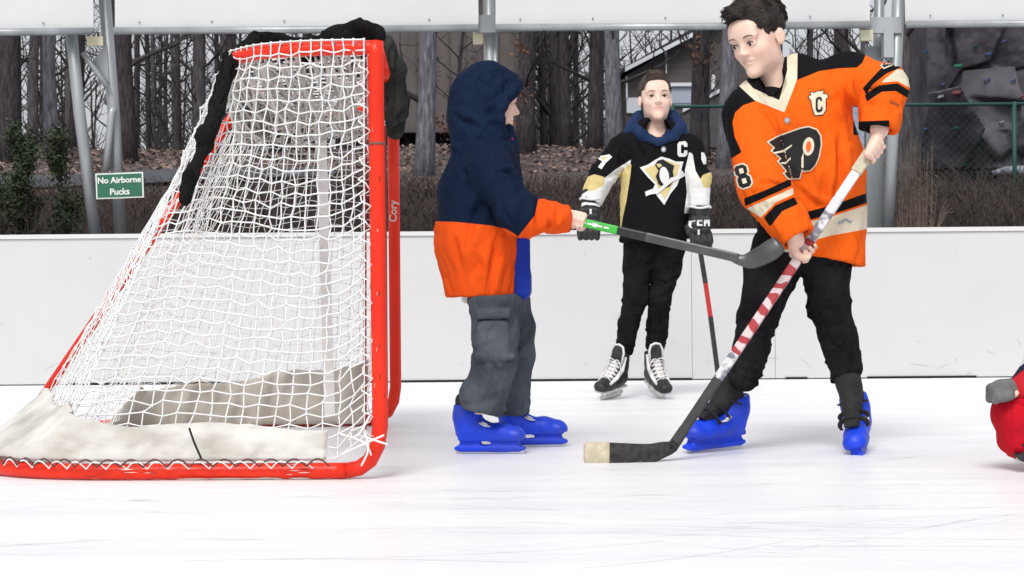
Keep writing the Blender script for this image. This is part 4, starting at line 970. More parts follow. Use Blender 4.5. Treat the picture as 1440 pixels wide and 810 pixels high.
# ------------------------------------------------------------------ skates
m_blue=mat('blue_plastic',(.008,.055,.68),.45,(.02,.05,.46),9,spec=.35,bump=.12,bscale=26,lo=.45,hi=.62)
m_steel=mat('steel',(.62,.62,.63),.3,metal=.8); m_liner=mat('black_liner',(.010,.010,.011),.8,(.022,.022,.023),20,bump=.5,bscale=50)
m_silver=mat('buckle_silver',(.72,.72,.70),.35,metal=.3)
def frame(fwd,up):
    f=Vector(fwd).normalized(); u=Vector(up); u=(u-f*u.dot(f)).normalized(); r=f.cross(u)   # local x=fwd y=left z=up
    return Matrix((f,-r,u)).transposed()
def rental_skate(person,origin,fwd,up,sc=1.0,liner=False,label=None,holepos=-.01,m_blue=m_blue):
    "blue plastic skate; origin is where the middle of the blade meets the ice"
    M=frame(fwd,up); o=Vector(origin)
    def L(x,y,z): return o+M@Vector((x*sc,y*sc,z*sc))
    t=empty('ice_skate',(0,0,0)); t.parent=person; t.location=o-person.location
    if label: t['label']=label
    Mn=np.array(M); A=np.array([tuple(L(x,y,z)) for x in (-.15,.17) for y in (-.07,.07) for z in (-.01,.26)])
    lo,hi=A.min(0)-.01,A.max(0)+.01
    def E(S,p,r,k=.01,op='add'): S.ell(np.array(L(*p)),[q*sc for q in r],k,op,Mn)
    S=SDF(lo,hi,.004)
    S.chain([L(-.080,0,.088),L(-.02,0,.080),(L(.05,0,.074)),L(.098,0,.070)],[.040*sc,.038*sc,.038*sc,.034*sc],.02)
    E(S,(.105,0,.068),(.034,.040,.027),.015)
    S.chain([L(-.078,0,.09),L(-.086,0,.135),L(-.088,0,.175)],[.043*sc,.047*sc,.048*sc] if liner else [.041*sc,.042*sc,.041*sc],.02)
    S.cap(L(-.05,0,.11),L(-.07,0,.165),.036*sc,.034*sc,.02)
    # rim line and flared holder
    S.cut(np.array(L(0,0,.056)),-M.col[2],None,.004)
    S.cut(np.array(L(-.08,0,.182)),(M@Vector((.15,0,1))),None,.004)
    S.box(np.array(L(.005,0,.058)),[.118*sc,.036*sc,.010*sc],.008,.004,'add',Mn)
    H=SDF(lo,hi,.004); H.box(np.array(L(.004,0,.035)),[.118*sc,.019*sc,.027*sc],.008,0,'add',Mn); H.box(np.array(L(.006,0,.021)),[.134*sc,.021*sc,.0075*sc],.006,.010,'add',Mn)
    for x in (-.135,.146): E(H,(x,0,.046),(.030,.05,.020),.006,'sub')
    E(H,(holepos-.004,0,.044),(.015,.08,.011),.003,'sub'); E(H,(holepos+.012,0,.040),(.010,.08,.006),.003,'sub')
    S._comb((slice(None),)*3,H.v,.004,'add')
    if liner:
        S.chain([L(-.045,0,.23),L(-.015,0,.16),L(.045,0,.130)],[.036*sc,.032*sc,.020*sc],.006,op='sub')
    else: S.cap(L(-.088,0,.15),L(-.092,0,.21),.031*sc,.034*sc,.006,'sub')
    V,F=S.mesh(lambda V,N:.0012*vnoise(V*40,4)); mesh_obj('shell',V,F,m_blue,t)
    g=MB(); g.box(L(.006,0,.008),(.128*sc,.0018,.0085*sc),M); ob=g.build('blade',m_steel,t)
    S=SDF(lo,hi+np.array([0,0,.06]),.005)
    if liner:
        S.chain([L(-.075,0,.10),L(-.070,0,.17),L(-.065,0,.245)],[.030*sc,.036*sc,.044*sc],.02)
        S.chain([L(-.045,0,.225),L(-.012,0,.160),L(.050,0,.116)],[.036*sc,.030*sc,.022*sc],.02)
        S.box(np.array(L(.055,0,.135)),[.035*sc,.026*sc,.006*sc],.003,.006,'add',np.array(M@Matrix.Rotation(.35,3,'Y')))
        V,F=S.mesh(folds(.004,30,30,3)); mesh_obj('liner',V,F,m_liner,t)
        for (x,z,a_) in ((-.055,.165,.35),(-.005,.128,.9),(.035,.11,1.1)):
            g=MB(); ring=[]
            for k in range(13):
                th=-1.9+3.8*k/12; ring.append(L(x+.044*math.cos(th)*math.cos(a_*.9),.0485*math.sin(th),z+.044*math.cos(th)*math.sin(a_)*.9))
            g.tube(ring,.0085*sc,6,flat=.4); g.build('strap',m_liner,t,True)
    else:
        S.cap(L(-.083,0,.14),L(-.086,0,.195),.035*sc,.037*sc,.01); V,F=S.mesh(folds(.002,30,30,3)); mesh_obj('liner',V,F,m_liner,t)
    for sy in (-1,1):
        g=MB(); g.tube([L(-.030,sy*.040,.118),L(-.008,sy*.0415,.108),L(.012,sy*.038,.105)],[.0065*sc,.0085*sc,.005*sc],6,flat=.5); g.tube([L(-.020,sy*.0455,.122),L(.002,sy*.046,.112)],.0035*sc,6); g.build('buckle',m_silver,t,True)
        g=MB(); g.tube([L(-.082,sy*.041,.140),L(-.082,sy*.0445,.140)],.0075*sc,10); g.build('rivet',m_liner,t,True)
        g=MB(); g.tube([L(-.095,sy*.036,.115),L(-.12,sy*.022,.118)],[.006*sc,.005*sc],6); g.build('clasp',m_silver,t,True)
    return t
m_bootblack=mat('boot_black',(.012,.012,.013),.5,(.035,.035,.036),30,bump=.2); m_white=mat('white_plastic',(.72,.72,.71),.4,(.62,.62,.62),20); m_lace=mat('lace',(.74,.73,.72),.8); m_gold=mat('gold_trim',(.45,.33,.05),.6)
def hockey_skate(person,origin,fwd,up,sc=1.0,label=None):
    M=frame(fwd,up); o=Vector(origin)
    def L(x,y,z): return o+M@Vector((x*sc,y*sc,z*sc))
    t=empty('ice_skate',(0,0,0)); t.parent=person; t.location=o-person.location
    if label: t['label']=label
    Mn=np.array(M); A=np.array([tuple(L(x,y,z)) for x in (-.15,.17) for y in (-.07,.07) for z in (-.01,.30)]); lo,hi=A.min(0)-.01,A.max(0)+.01
    def E(S,p,r,k=.01,op='add'): S.ell(np.array(L(*p)),[q*sc for q in r],k,op,Mn)
    S=SDF(lo,hi,.005)
    S.chain([L(-.085,0,.11),L(-.02,0,.100),L(.06,0,.092),L(.105,0,.088)],[.036*sc,.036*sc,.038*sc,.032*sc],.02)
    S.chain([L(-.075,0,.11),L(-.070,0,.17),L(-.062,0,.235)],[.038*sc,.037*sc,.043*sc],.02); S.cap(L(-.03,0,.14),L(-.05,0,.20),.034*sc,.034*sc,.02)
    S.cut(np.array(L(0,0,.068)),-M.col[2],None,.003); S.cut(np.array(L(-.06,0,.245)),(M@Vector((-.3,0,1))),None,.003)
    V,F=S.mesh(lambda V,N:.0012*vnoise(V*40,4)); mesh_obj('boot',V,F,m_bootblack,t)
    S=SDF(lo,hi,.004); E(S,(.112,0,.090),(.036,.039,.030),.0)
    S.cut(np.array(L(0,0,.069)),-M.col[2],None,.003); S.cut(np.array(L(.098,0,.1)),-(M@Vector((1,0,.4))),None,.003)
    V,F=S.mesh(); mesh_obj('toe_cap',V,F,m_bootblack,t)
    # white quarter panels
    for sy in (-1,1):
        g=MB(); g.tube([L(.085,sy*.030,.105),L(.03,sy*.034,.13),L(-.015,sy*.034,.165),L(-.035,sy*.034,.235)],[.012*sc,.017*sc,.018*sc,.013*sc],8,flat=.6); g.build('side_panel',m_white,t,True)
    S=SDF(lo,hi,.005); S.chain([L(.05,0,.128),L(-.005,0,.175),L(-.02,0,.275)],[.012*sc,.016*sc,.017*sc],.01,fn=M.col[1],ff=.5); V,F=S.mesh(); tg=mesh_obj('tongue',V,F,m_bootblack,t)
    g=MB(); g.tube([L(-.006,-.034,.20),L(-.010,-.036,.26),L(-.014,-.024,.288),L(-.014,0,.296),L(-.014,.024,.288),L(-.010,.036,.26),L(-.006,.034,.20)],.0065*sc,6); g.build('tongue_edge',m_white,t,True)
    g=MB()
    pts=[(.072,.122),(.052,.138),(.034,.152),(.018,.168),(.006,.186),(-.002,.205)]
    for i,(x,z) in enumerate(pts):
        g.tube([L(x,-.032,z-.006),L(x+.006,0,z+.008),L(x,.032,z-.006)],.0045*sc,5)
        if i<5: x2,z2=pts[i+1]; g.tube([L(x,-.03,z-.004),L((x+x2)/2+.010,0,(z+z2)/2+.012),L(x2,.03,z2-.004)],.0045*sc,5); g.tube([L(x,.03,z-.004),L((x+x2)/2+.010,0,(z+z2)/2+.012),L(x2,-.03,z2-.004)],.0045*sc,5)
    for sgn in (-1,1): g.tube(bezier([L(.004,0,.212),L(.02,sgn*.025,.222),L(.018,sgn*.045,.19),L(.024,sgn*.048,.15)],4),.003*sc,5)
    g.build('laces',m_lace,t,True)
    S=SDF(lo,hi,.004); S.box(np.array(L(.0,0,.062)),[.12*sc,.034*sc,.008*sc],.006,0,'add',Mn)
    for x in (-.075,.07): S.cap(L(x,0,.058),L(x,0,.028),.030*sc,.014*sc,.01,fn=M.col[1],ff=1.6)
    S.box(np.array(L(.002,0,.024)),[.128*sc,.0095*sc,.010*sc],.006,.008,'add',Mn)
    V,F=S.mesh(); mesh_obj('blade_holder',V,F,m_white,t)
    g=MB(); g.box(L(.002,0,.008),(.125*sc,.0015,.008*sc),M); g.build('blade',m_steel,t)
    return t
# ------------------------------------------------------------------ sticks
def shaft(g,pts,w,th,side,n=1):
    "rectangular bar along pts; side = wide-face normal hint"
    for a,b in zip(pts[:-1],pts[1:]):
        a=Vector(a);b=Vector(b); d=(b-a).normalized(); nn=Vector(side); nn=(nn-d*nn.dot(d)).normalized(); k=d.cross(nn)
        M=Matrix((d,nn,k)).transposed(); g.box((a+b)/2,((b-a).length/2+.0005,th/2,w/2),M)
def blade_mesh(g,line,hts,th,up,cv):
    "curved plate: line of centre points, heights, thickness"
    V=[];F=[]; n=len(line); ctr=[Vector(p) for p in line]
    for i,p in enumerate(ctr):
        d=(ctr[min(i+1,n-1)]-ctr[max(i-1,0)]).normalized(); u=Vector(up[i] if isinstance(up,list) else up); u=(u-d*u.dot(d)).normalized(); s=d.cross(u)
        h=hts[i]/2
        for (q,t) in ((-1,.45),(-.9,1),(.9,1),(1,.45)): V.append(p+u*h*q+s*th/2*t)
        for (q,t) in ((1,.45),(.9,1),(-.9,1),(-1,.45)): V.append(p+u*h*q-s*th/2*t)
    for i in range(n-1):
        for k in range(8): F.append((i*8+k,i*8+(k+1)%8,(i+1)*8+(k+1)%8,(i+1)*8+k))
    F.append(tuple(range(8))[::-1]); F.append(tuple((n-1)*8+k for k in range(8))); g.add(V,F)
# ------------------------------------------------------------------ boy in the orange jersey
def nv(p): return np.array(p,float)
OR=(.86,.128,.010); BK=(.008,.008,.0095); CRM=(.72,.66,.50)
D=5.65; U=D/FPX
pO=empty('person',P(1110,640,D)*1.0,'boy in a black and orange hockey jersey leaning on a stick, wearing blue skates','person')
pO.location.z=0
skinO=[(P(1092,128,D+.02),P(1080,100,D+.01)),]
hc_,hM=headframe(P(1066,56,D-.02),R(45),R(10),R(8)); HS=1.01
shL,elL,wrL=P(1054,160,5.60),P(1077,266,5.47),P(1121,336,5.42)
shR,elR,wrR=P(1190,107,5.66),P(1243,124,5.53),P(1236,182,5.50)
tp,bt=P(1222,215,5.50),P(938,640,5.36)       # stick axis
sd_=(tp-bt).normalized()
def onstick(t): return tp.lerp(bt,t)
cR=P(1226,211,5.497); 
tL=(1131-1222)/(938-1222); cL=onstick(tL+.005)
fx=[(hc_.x-.13,hc_.x+.13,.0028),(cR.x-.06,cR.x+.06,.003),(cL.x-.07,cL.x+.07,.003)]
fy=[(5.39,5.76,.0032)]
fz=[(hc_.z-.15,hc_.z+.14,.0028),(cR.z-.07,cR.z+.08,.003),(cL.z-.07,cL.z+.07,.003)]
S=SDF((.60,5.30,.15),(1.40,5.95,1.55),.010,fx,fy,fz)
nb=P(1096,118,D+.03)
head_sdf(S,hc_,hM,HS)
S.cap(nv(hc_+hM@Vector((0,.022,-.045))),nv(nb),.045,.050,.03); S.cap(nv(nb),nv(P(1105,165,D+.02)),.055,.07,.03)
S.chain([P(1120,165,D+.02),P(1138,250,D+.02),P(1140,340,D+.02)],[.085,.08,.085],.03,fn=(0,1,0),ff=1.25)
S.cap(nv(P(1070,160,D)),nv(P(1180,118,D)),.045,.045,.03)
S.chain([shL,elL,P(1110,318,5.43)],[.04,.035,.026],.01); S.chain([shR,elR,wrR],[.04,.034,.028],.01)
S.chain([P(1100,360,D),P(1066,450,5.6),P(1045,530,5.62)],[.06,.042,.03],.02); S.chain([P(1163,350,D),P(1166,430,D),P(1184,500,D)],[.06,.045,.03],.02)
hand_sdf(S,P(1238,184,5.50),cR,sd_,Vector((0.25,-1,.1)),Vector((-.5,0,-.8)),s=.95,R_=.0165,wraps=(10,60,115,160))
hand_sdf(S,P(1117,334,5.43),cL,-sd_,Vector((-.25,1,0.1)),Vector((.75,-.1,-.6)),s=.95,R_=.0155,wraps=(15,70,125,175),order=1)
S.cap(nv(P(1112,322,5.43)),nv(P(1120,338,5.43)),.027,.025,.01)
V,F=S.mesh(); body=mesh_obj('body',V,F,m_skin,pO); head_attrs(body,V,hc_,hM,HS)
face_bits(pO,hc_,hM,HS,look=(-.25,-.2),bv=bvh_of(V,F))
hair(pO,hc_,hM,HS,((0,.020,.060),(.084,.106,.088)),[((0,-.125,-.005),(.100,.085,.080)),((0,-.06,-.10),(.2,.12,.105)),((0,-.10,.03),(.058,.05,.055)),((.082,-.01,-.045),(.03,.045,.055)),((-.082,-.01,-.045),(.03,.045,.055)),((0,0,-.13),(.12,.14,.105))],8000,m_hair,11,length=.028,lift=.05,quiff=1.0)
# jersey
S=SDF((.62,5.25,.55),(1.42,6.0,1.38),.006)
tor=[P(1116,165,D+.01),P(1138,235,D+.01),P(1141,300,D+.01),P(1141,380,D+.01)]; trr=[80*U,75*U,73*U,76*U]
S.chain(tor,trr,.03,fn=(0,1,0),ff=1.45)
S.cap(nv(P(1060,152,D)),nv(P(1195,108,D)),30*U,32*U,.05)
S.cap(nv(P(1075,128,D+.03)),nv(P(1122,100,D+.03)),20*U,22*U,.04)
aL=[shL,elL,wrL]; rL=[35*U,36*U,26*U]; aR=[shR,elR,wrR]; rR=[34*U,30*U,25.5*U]
S.chain(aL,rL,.025); S.chain(aR,rR,.022)
# hem, cuffs, neck
hp=P(1141,361,D); hn=Vector((-.20,0,-1)); lo=(P(1050,340,D).x,5.53,.5); hi=(1.4,6,.75)
S.cut(nv(hp),hn,((.6,5.25,.4),(1.42,6,P(1140,342,D).z)),.004) if False else None
# hem cut away from the near forearm: cut everything below the hem plane except the sleeve, by rebuilding the sleeve after
S.v[:]=.2; S.chain(tor,trr,.03,fn=(0,1,0),ff=1.45); S.cut(nv(hp),hn); 
S.chain([P(1138,372,D),P(1140,352,D)],[69*U,58*U],.006,fn=(0,1,0),ff=1.5,op='sub')
S.cap(nv(P(1060,152,D)),nv(P(1195,108,D)),30*U,32*U,.05); S.cap(nv(P(1075,128,D+.03)),nv(P(1122,100,D+.03)),20*U,22*U,.04)
Tv=S.v.copy(); S.v[:]=.2; S.chain(aL,rL,.022); S.chain(aR,rR,.020)
for w,e,r in ((wrL,elL,21*U),(wrR,elR,20*U)):
    d=(w-e).normalized(); c=w; bx=(nv(c)-.11,nv(c)+.11); S.cut(nv(c),d,bx,.003); S.cap(nv(c-d*.03),nv(c+d*.03),r,r,.004,'sub')
S._comb((slice(None),)*3,Tv,.022,'add')
S.cap(nv(P(1074,85,D-.02)),nv(P(1085,112,D-.03)),29*U,17*U,.01,'sub'); S.ell(nv(P(1086,112,D-.09)),(19*U,.075,26*U),.01,'sub')
dt=lambda V:np.minimum(chaind(V*np.array([1,1.0,1]),[nv(p)for p in tor],[r*.8 for r in trr]),9)
segs_=[(nv(P(a,b,5.55)),nv(P(c,d,5.55)),w/1000,h/1000) for a,b,c,d,w,h in [(1178,112,1196,165,13,9),(1160,130,1200,172,11,7),(1150,100,1178,150,10,5),(1199,170,1204,300,12,7),(1184,185,1176,292,14,7),(1162,225,1150,330,12,5),(1120,268,1170,300,12,7),(1112,290,1150,318,10,6),(1075,165,1092,188,10,4),(1070,140,1056,200,11,5)]]+[(nv(P(a,b,5.39)),nv(P(c,d,5.39)),w/1000,h/1000) for a,b,c,d,w,h in [(1055,190,1070,240,12,6),(1100,262,1070,258,10,7),(1106,272,1075,276,9,6),(1090,290,1103,330,10,5),(1072,215,1098,236,11,6)]]+[(nv(P(a,b,5.47)),nv(P(c,d,5.47)),w/1000,h/1000) for a,b,c,d,w,h in [(1222,150,1250,138,9,6),(1226,165,1262,152,9,5),(1218,138,1240,112,9,6)]]
V,F=S.mesh(both(creases(46,(.15,0,1),(.06,.2),(.007,.014),(.0015,.0045),5,segs_,.5),folds(.0055,9,4,21,[(nv(elL),.10,.0040,nv(wrL-elL)),(nv(wrL),.07,.0025,nv(wrL-elL)),(nv(elR),.09,.0042,nv(wrR-elR)),(nv(P(1175,140,5.6)),.10,.003,(1,0,-.9)),(nv(P(1120,350,5.6)),.12,.0025,(1,0,.2))],diag=5)))
px=proj(V)
dL=chaind(V,aL,rL); dR=chaind(V,aR,rR); torD=capd(V[:,0],V[:,1],V[:,2],nv(tor[0]),nv(tor[3]),78*U,75*U,(0,1,0),1.45)
armL=(torD-dL-.004)/U; armR=(torD-dR+.02)/U
def mx(*a): return np.maximum.reduce(a)
def mn(*a): return np.minimum.reduce(a)
yokeL=polysd(px,[(990,90),(1040,105),(1063,142),(1045,148),(1034,158),(1030,172),(1033,192),(1043,214),(1022,227),(990,227)])
yokeR=polysd(px,[(1112,40),(1221,40),(1218,75),(1213,88),(1205,95),(1180,96),(1152,100),(1120,113),(1112,113)])
collar=mn(polysd(px,[(1030,100),(1036,118),(1061,141),(1103,158),(1114,130),(1121,111),(1122,50),(1106,50),(1107,99),(1096,141),(1059,124),(1042,104)]),(0-armL)*0+5)
inner=polysd(px,[(1042,104),(1059,124),(1096,141),(1107,99),(1106,40),(1042,40)])
aLb=mx(mn(polysd(px,[(1046,279),(1075,268),(1112,251),(1113,261),(1080,276),(1048,290)]),armL),mn(polysd(px,[(1074,306),(1090,289),(1117,277),(1122,287),(1100,297),(1083,319)]),armL))
aLc=mn(polysd(px,[(1050,293),(1080,280),(1115,264),(1116,273),(1090,285),(1070,306)]),armL)
tb_=mn(mx(polysd(px,[(1130,299),(1172,288),(1220,271),(1220,285),(1172,301),(1130,311)]),polysd(px,[(1046,298),(1098,334),(1125,338),(1125,348),(1090,347),(1046,316)])),-armL)
tc_=mn(mx(polysd(px,[(1125,314),(1172,304),(1220,288),(1220,322),(1170,331),(1125,343)]),polysd(px,[(1040,318),(1092,350),(1125,351),(1125,356),(1100,364),(1060,370),(1040,360)])),-armL)
aRb=mx(polysd(px,[(1213,124),(1238,97),(1264,85),(1272,93),(1247,103),(1228,118),(1218,132)]),polysd(px,[(1216,133),(1236,120),(1262,117),(1280,128),(1280,140),(1260,128),(1240,129),(1219,143)]),polysd(px,[(1200,171),(1251,169),(1250,190),(1200,190)]))
aRc=polysd(px,[(1243,112),(1262,97),(1280,100),(1280,124),(1262,114),(1240,116)])
back=(V[:,1]>D+.05)
for a in (collar,inner): a[back]=-1
collar[V[:,1]>D+.03]=-1
m_jO=mat('orange_jersey',OR,.75,None,7,bump=.25,bscale=260,sheen=.15,bdist=.0015,wr=.45,wsc=9,layers=[('yoke',BK),('neck_inside',BK),('stripes',BK),('cream',CRM),('collar',CRM)])
jO=mesh_obj('jersey',V,F,m_jO,pO)
set_attr(jO,'yoke',mx(yokeL,yokeR)); set_attr(jO,'neck_inside',inner); set_attr(jO,'stripes',mx(aLb,tb_,aRb)); set_attr(jO,'cream',mx(aLc,tc_,aRc)); set_attr(jO,'collar',collar)
B=bvh_of(V,F)
m_pb=mat('print_black',BK,.6); m_pc=mat('print_cream',CRM,.7); m_po=mat('print_orange',OR,.7); m_pg=mat('print_grey',(.3,.32,.35),.5)
# winged crest
crest=[(1081,200),(1095,192),(1112,186),(1126,181),(1137,179),(1148,183),(1153,191),(1154,203),(1151,220),(1146,232),(1139,239),(1130,240),(1128,236),(1124,250),(1109,251),(1103,244),(1107,241),(1095,227),(1099,223),(1086,212),(1090,208)]
decal('crest_edge',[grow(crest,1.9)],B,m_pc,jO,.0026,2.5)
decal('crest',[crest],B,m_pb,jO,.0045,2.5)
decal('crest_eye',[ellpoly(1137,206,8.0,13,.12)],B,m_pc,jO,.006); decal('crest_eye',[ellpoly(1137,206,3.4,7.5,.12)],B,m_po,jO,.0075)
for l in ([(1087,215),(1101,211),(1114,203),(1113,206),(1102,214),(1088,217)],[(1097,229),(1104,228),(1112,221),(1112,224),(1104,231),(1098,231)],[(1127,236),(1127,222),(1130,214),(1130,236)]): decal('crest_line',[l],B,m_pc,jO,.0062,2.5)
key=[(1137,136),(1141,134),(1140,130),(1145,131),(1149,129),(1154,128),(1158,127),(1157,132),(1163,133),(1164,137),(1161,139),(1161,155),(1157,161),(1146,162),(1143,154),(1141,142)]
decal('patch_edge',[grow(key,1.2)],B,m_pb,jO,.0014); decal('captain_patch',[key],B,m_pc,jO,.0024)
Cc=[(1147,140),(1149,137),(1154,136),(1156,139),(1156,142),(1153.6,142),(1153.4,139.4),(1150,140),(1149.6,152),(1151,154.4),(1154,153.6),(1154.4,150.4),(1157,150),(1156.4,155),(1153.6,157.6),(1149.4,158),(1147,154)]
decal('captain_letter',[Cc],B,m_pb,jO,.0036)
decal('collar_shield',[[(1103,166),(1107,165),(1111,167),(1111,171),(1107,175),(1103,171)]],B,m_pg,jO,.002); decal('collar_shield',[[(1105,168),(1109,167),(1108,170),(1106,172)]],B,m_pc,jO,.003)
# number 8 on the near sleeve
def rotp(pl,cx,cy,a): return [(cx+(x-cx)*math.cos(a)-(y-cy)*math.sin(a),cy+(x-cx)*math.sin(a)+(y-cy)*math.cos(a)) for x,y in pl]
e8=[(1036,236),(1039,232),(1049,232),(1053,236),(1053,243),(1050,247),(1054,251),(1054,260),(1050,264),(1040,264),(1036,260),(1036,251),(1039,247),(1036,243)]
e8=rotp(e8,1044,248,-.28); decal('number',[grow(e8,2.2)],B,m_pc,jO,.0014); decal('number',[e8,],B,m_pb,jO,.0024)
for cy in (240.5,255): q_=rotp([(1042,cy-3.6),(1048,cy-3.6),(1048,cy+3.6),(1042,cy+3.6)],1044,248,-.28); decal('number',[q_],B,m_pc,jO,.0034)
# number 2 high on the raised sleeve
t2=[(1229,82),(1231,77),(1237,74.5),(1243,76),(1247,81),(1248,86),(1245,91),(1256,86),(1258,89),(1243,95),(1240,92),(1243,86),(1241.6,81),(1237,79),(1234.6,80.4),(1235.6,83)]
decal('number',[grow(t2,1.8)],B,m_pc,jO,.0014); decal('number',[t2],B,m_pb,jO,.0024)
decal('number',[[(1250,76),(1256,78),(1262,84),(1259,86),(1252,81)]],B,m_pb,jO,.0024)
decal('sleeve_mark',[[(1251,141),(1255,142),(1264,147),(1264,149),(1258,147),(1251,144)]],B,mat('dark_thread',(.30,.06,.02),.8),jO,.0018)
decal('autograph',[[(1178,313),(1190,307),(1196,311),(1200,309),(1196,314),(1189,310),(1180,316)],[(1183,312),(1188,311),(1185,314)]],B,m_pg,jO,.0018)
# black undershirt at the throat
S=SDF(nv(P(1090,120,D))-.16,nv(P(1090,120,D))+.16,.006); S.ell(nv(P(1090,150,D+.0)),(36*U,.060,30*U),.01); S.cap(nv(P(1074,80,D-.03)),nv(P(1080,117,D-.06)),27*U,14*U,.006,'sub'); V2,F2=S.mesh(); mesh_obj('undershirt',V2,F2,m_blackcloth,pO)
# trousers
m_trO=mat('black_denim',(.008,.008,.0095),.9,(.018,.018,.020),10,bump=.4,bscale=120,sheen=.2,bdist=.002,wr=.5,wsc=14)
S=SDF((.6,5.35,.1),(1.3,5.95,.75),.0065)
lL=[P(1096,350,D+.01),P(1084,385,D),P(1066,450,5.60),P(1056,490,5.62),P(1047,528,5.63)]; rr=[38*U,35*U,26*U,23*U,22*U]
lR=[P(1160,330,D+.01),P(1161,370,D+.01),P(1166,430,D-.01),P(1180,480,D),P(1189,518,D)]; r2=[38*U,34*U,29*U,25*U,23.5*U]
S.cap(nv(P(1110,345,D+.01)),nv(P(1160,340,D+.01)),40*U,38*U,.02); S.chain(lL,rr,.02); S.chain(lR,r2,.02)
S.cut(nv(P(1140,340,D)),(.2,0,1))
V,F=S.mesh(both(creases(60,(1,0,.35),(.04,.10),(.004,.009),(.0015,.004),8,(),.6),folds(.0035,12,9,31,[(nv(lL[2]),.11,.0045,nv(lL[4]-lL[2])),(nv(lL[4]),.09,.0055,nv(lL[4]-lL[2])),(nv(lR[2]),.11,.0048,nv(lR[4]-lR[2])),(nv(lR[4]),.08,.006,nv(lR[4]-lR[3])),(nv(P(1130,375,D-.07)),.09,.0035,(.3,0,1))])))
mesh_obj('trousers',V,F,m_trO,pO)
b=G(1003,634); rental_skate(pO,(b.x+.006,5.66,.004),Vector((-.80,-.60,-.03)),Vector((.16,0,1)),.94,True,holepos=-.3)
rental_skate(pO,P(1212,637,5.60)+Vector((0,0,.002)),Vector((-.30,-1,-.22)),Vector((-.24,-.12,1)),.92,True,holepos=.035)
# stick
st=empty('hockey_stick',P(900,652,5.33),'red and white shafted stick of the boy in orange, blade on the ice','hockey stick')
m_stw=mat('stick_white',(.74,.74,.74),.35,(.70,.70,.70),20); m_stk=mat('stick_black',(.02,.02,.021),.4,(.035,.035,.035),30); m_tapec=mat('cream_tape',(.60,.54,.40),.9,(.48,.43,.32),40,bump=.5,bscale=90); m_tapeb=mat('black_tape',(.022,.021,.021),.85,(.05,.048,.045),50,bump=.6,bscale=90)
m_marb=mat('grey_marbled_grip',(.62,.62,.63),.45,(.16,.17,.20),26,(1,1,1),lo=.46,hi=.56)
def stripes(name,c1,c2,w=30,ax=None):
    m=mat(name,c1,.4); nt=m.node_tree; b=nt.nodes['Principled BSDF']; tc=[n for n in nt.nodes if n.type=='TEX_COORD'][0]
    wv=nt.nodes.new('ShaderNodeTexWave'); wv.bands_direction='DIAGONAL'; wv.inputs['Scale'].default_value=w; wv.inputs['Distortion'].default_value=9; wv.inputs['Detail'].default_value=2
    r=nt.nodes.new('ShaderNodeMapRange'); r.inputs[1].default_value=.42; r.inputs[2].default_value=.58
    mx=nt.nodes.new('ShaderNodeMix'); mx.data_type='RGBA'; mx.inputs[6].default_value=(*c1,1); mx.inputs[7].default_value=(*c2,1)
    nt.links.new(tc.outputs['Object'],wv.inputs[0]); nt.links.new(wv.outputs['Fac'],r.inputs[0]); nt.links.new(r.outputs[0],mx.inputs[0]); nt.links.new(mx.outputs[2],b.inputs['Base Color']); return m
m_redw=stripes('red_white_shaft',(.36,.025,.035),(.62,.50,.51),8); 
xt=lambda x:(x-1222)/(938-1222)
def seg(x0,x1,w,th,mt,nm):
    g=MB(); shaft(g,[onstick(xt(x0)),onstick(xt(x1))],w,th,(0.3,1,0)); o=g.build(nm,mt,st); bv=o.modifiers.new('b','BEVEL'); bv.width=.004; bv.segments=2
seg(1222,1203,.036,.028,m_tapec,'butt_tape'); seg(1203,1178,.030,.022,m_stw,'shaft'); seg(1178,1138,.031,.023,m_marb,'grip'); seg(1138,1032,.030,.021,m_redw,'shaft'); seg(1032,1008,.030,.021,m_marb,'shaft'); seg(1008,949,.029,.021,m_stk,'shaft')
g=MB()
hl=[onstick(xt(962)),onstick(xt(945)),P(930,633,5.35),P(912,638,5.34),P(880,638,5.33),P(850,637.5,5.325),P(828,637,5.33),P(823,637,5.335)]
hl=[hl[0]]+bezier(hl[1:],4)
hh=[.032,.034]+list(np.interp(np.linspace(0,1,len(hl)-2),[0,.15,.3,.6,.9,1],[.040,.052,.060,.066,.064,.044]))
sp=int(len(hl)*.62)
blade_mesh(g,hl[:sp+1],hh[:sp+1],.014,(0,.15,1),0); g.build('blade',m_tapeb,st,True)
g=MB(); blade_mesh(g,hl[sp:],[h*1.04 for h in hh[sp:]],.0155,(0,.15,1),0); g.build('blade_tape',m_tapec,st,True)

# ------------------------------------------------------------------ hooded child
D=5.72; U=D/FPX; NAVY=(.007,.015,.038); OR2=(.86,.10,.012)
pC=empty('person',P(685,640,D),'hooded child in a navy and orange coat holding out a green-gripped stick','person'); pC.location.z=0
hcc,hMc=headframe(P(688,146,D),R(-97),R(2),R(0)); HC=.93
wr=P(797,307,5.56); hd=P(811,311,5.545)
S=SDF((-.30,5.40,.12),(.40,6.05,1.38),.011,[(hcc.x-.05,hcc.x+.13,.003),(.12,.26,.003)],[(5.5,5.80,.003)],[(hcc.z-.13,hcc.z+.12,.003),(.70,.80,.003)])
head_sdf(S,hcc,hMc,HC); S.cap(nv(hcc+Vector((-.01,0,-.04))),nv(P(682,215,D)),.047,.05,.02)
S.chain([P(680,230,D),P(676,300,D),P(680,390,D)],[.08,.08,.06],.03); S.chain([P(682,240,5.60),P(735,308,5.52),P(775,307,5.54),wr],[.04,.035,.028,.024],.01)
S.chain([P(690,385,5.64),P(697,500,5.60),P(678,590,5.60)],[.05,.035,.028],.02); S.chain([P(705,385,5.82),P(731,500,5.84),P(722,590,5.86)],[.05,.03,.028],.02)
gs,ge=P(803,309,5.545),P(1038,363,5.40); gd=(ge-gs).normalized()
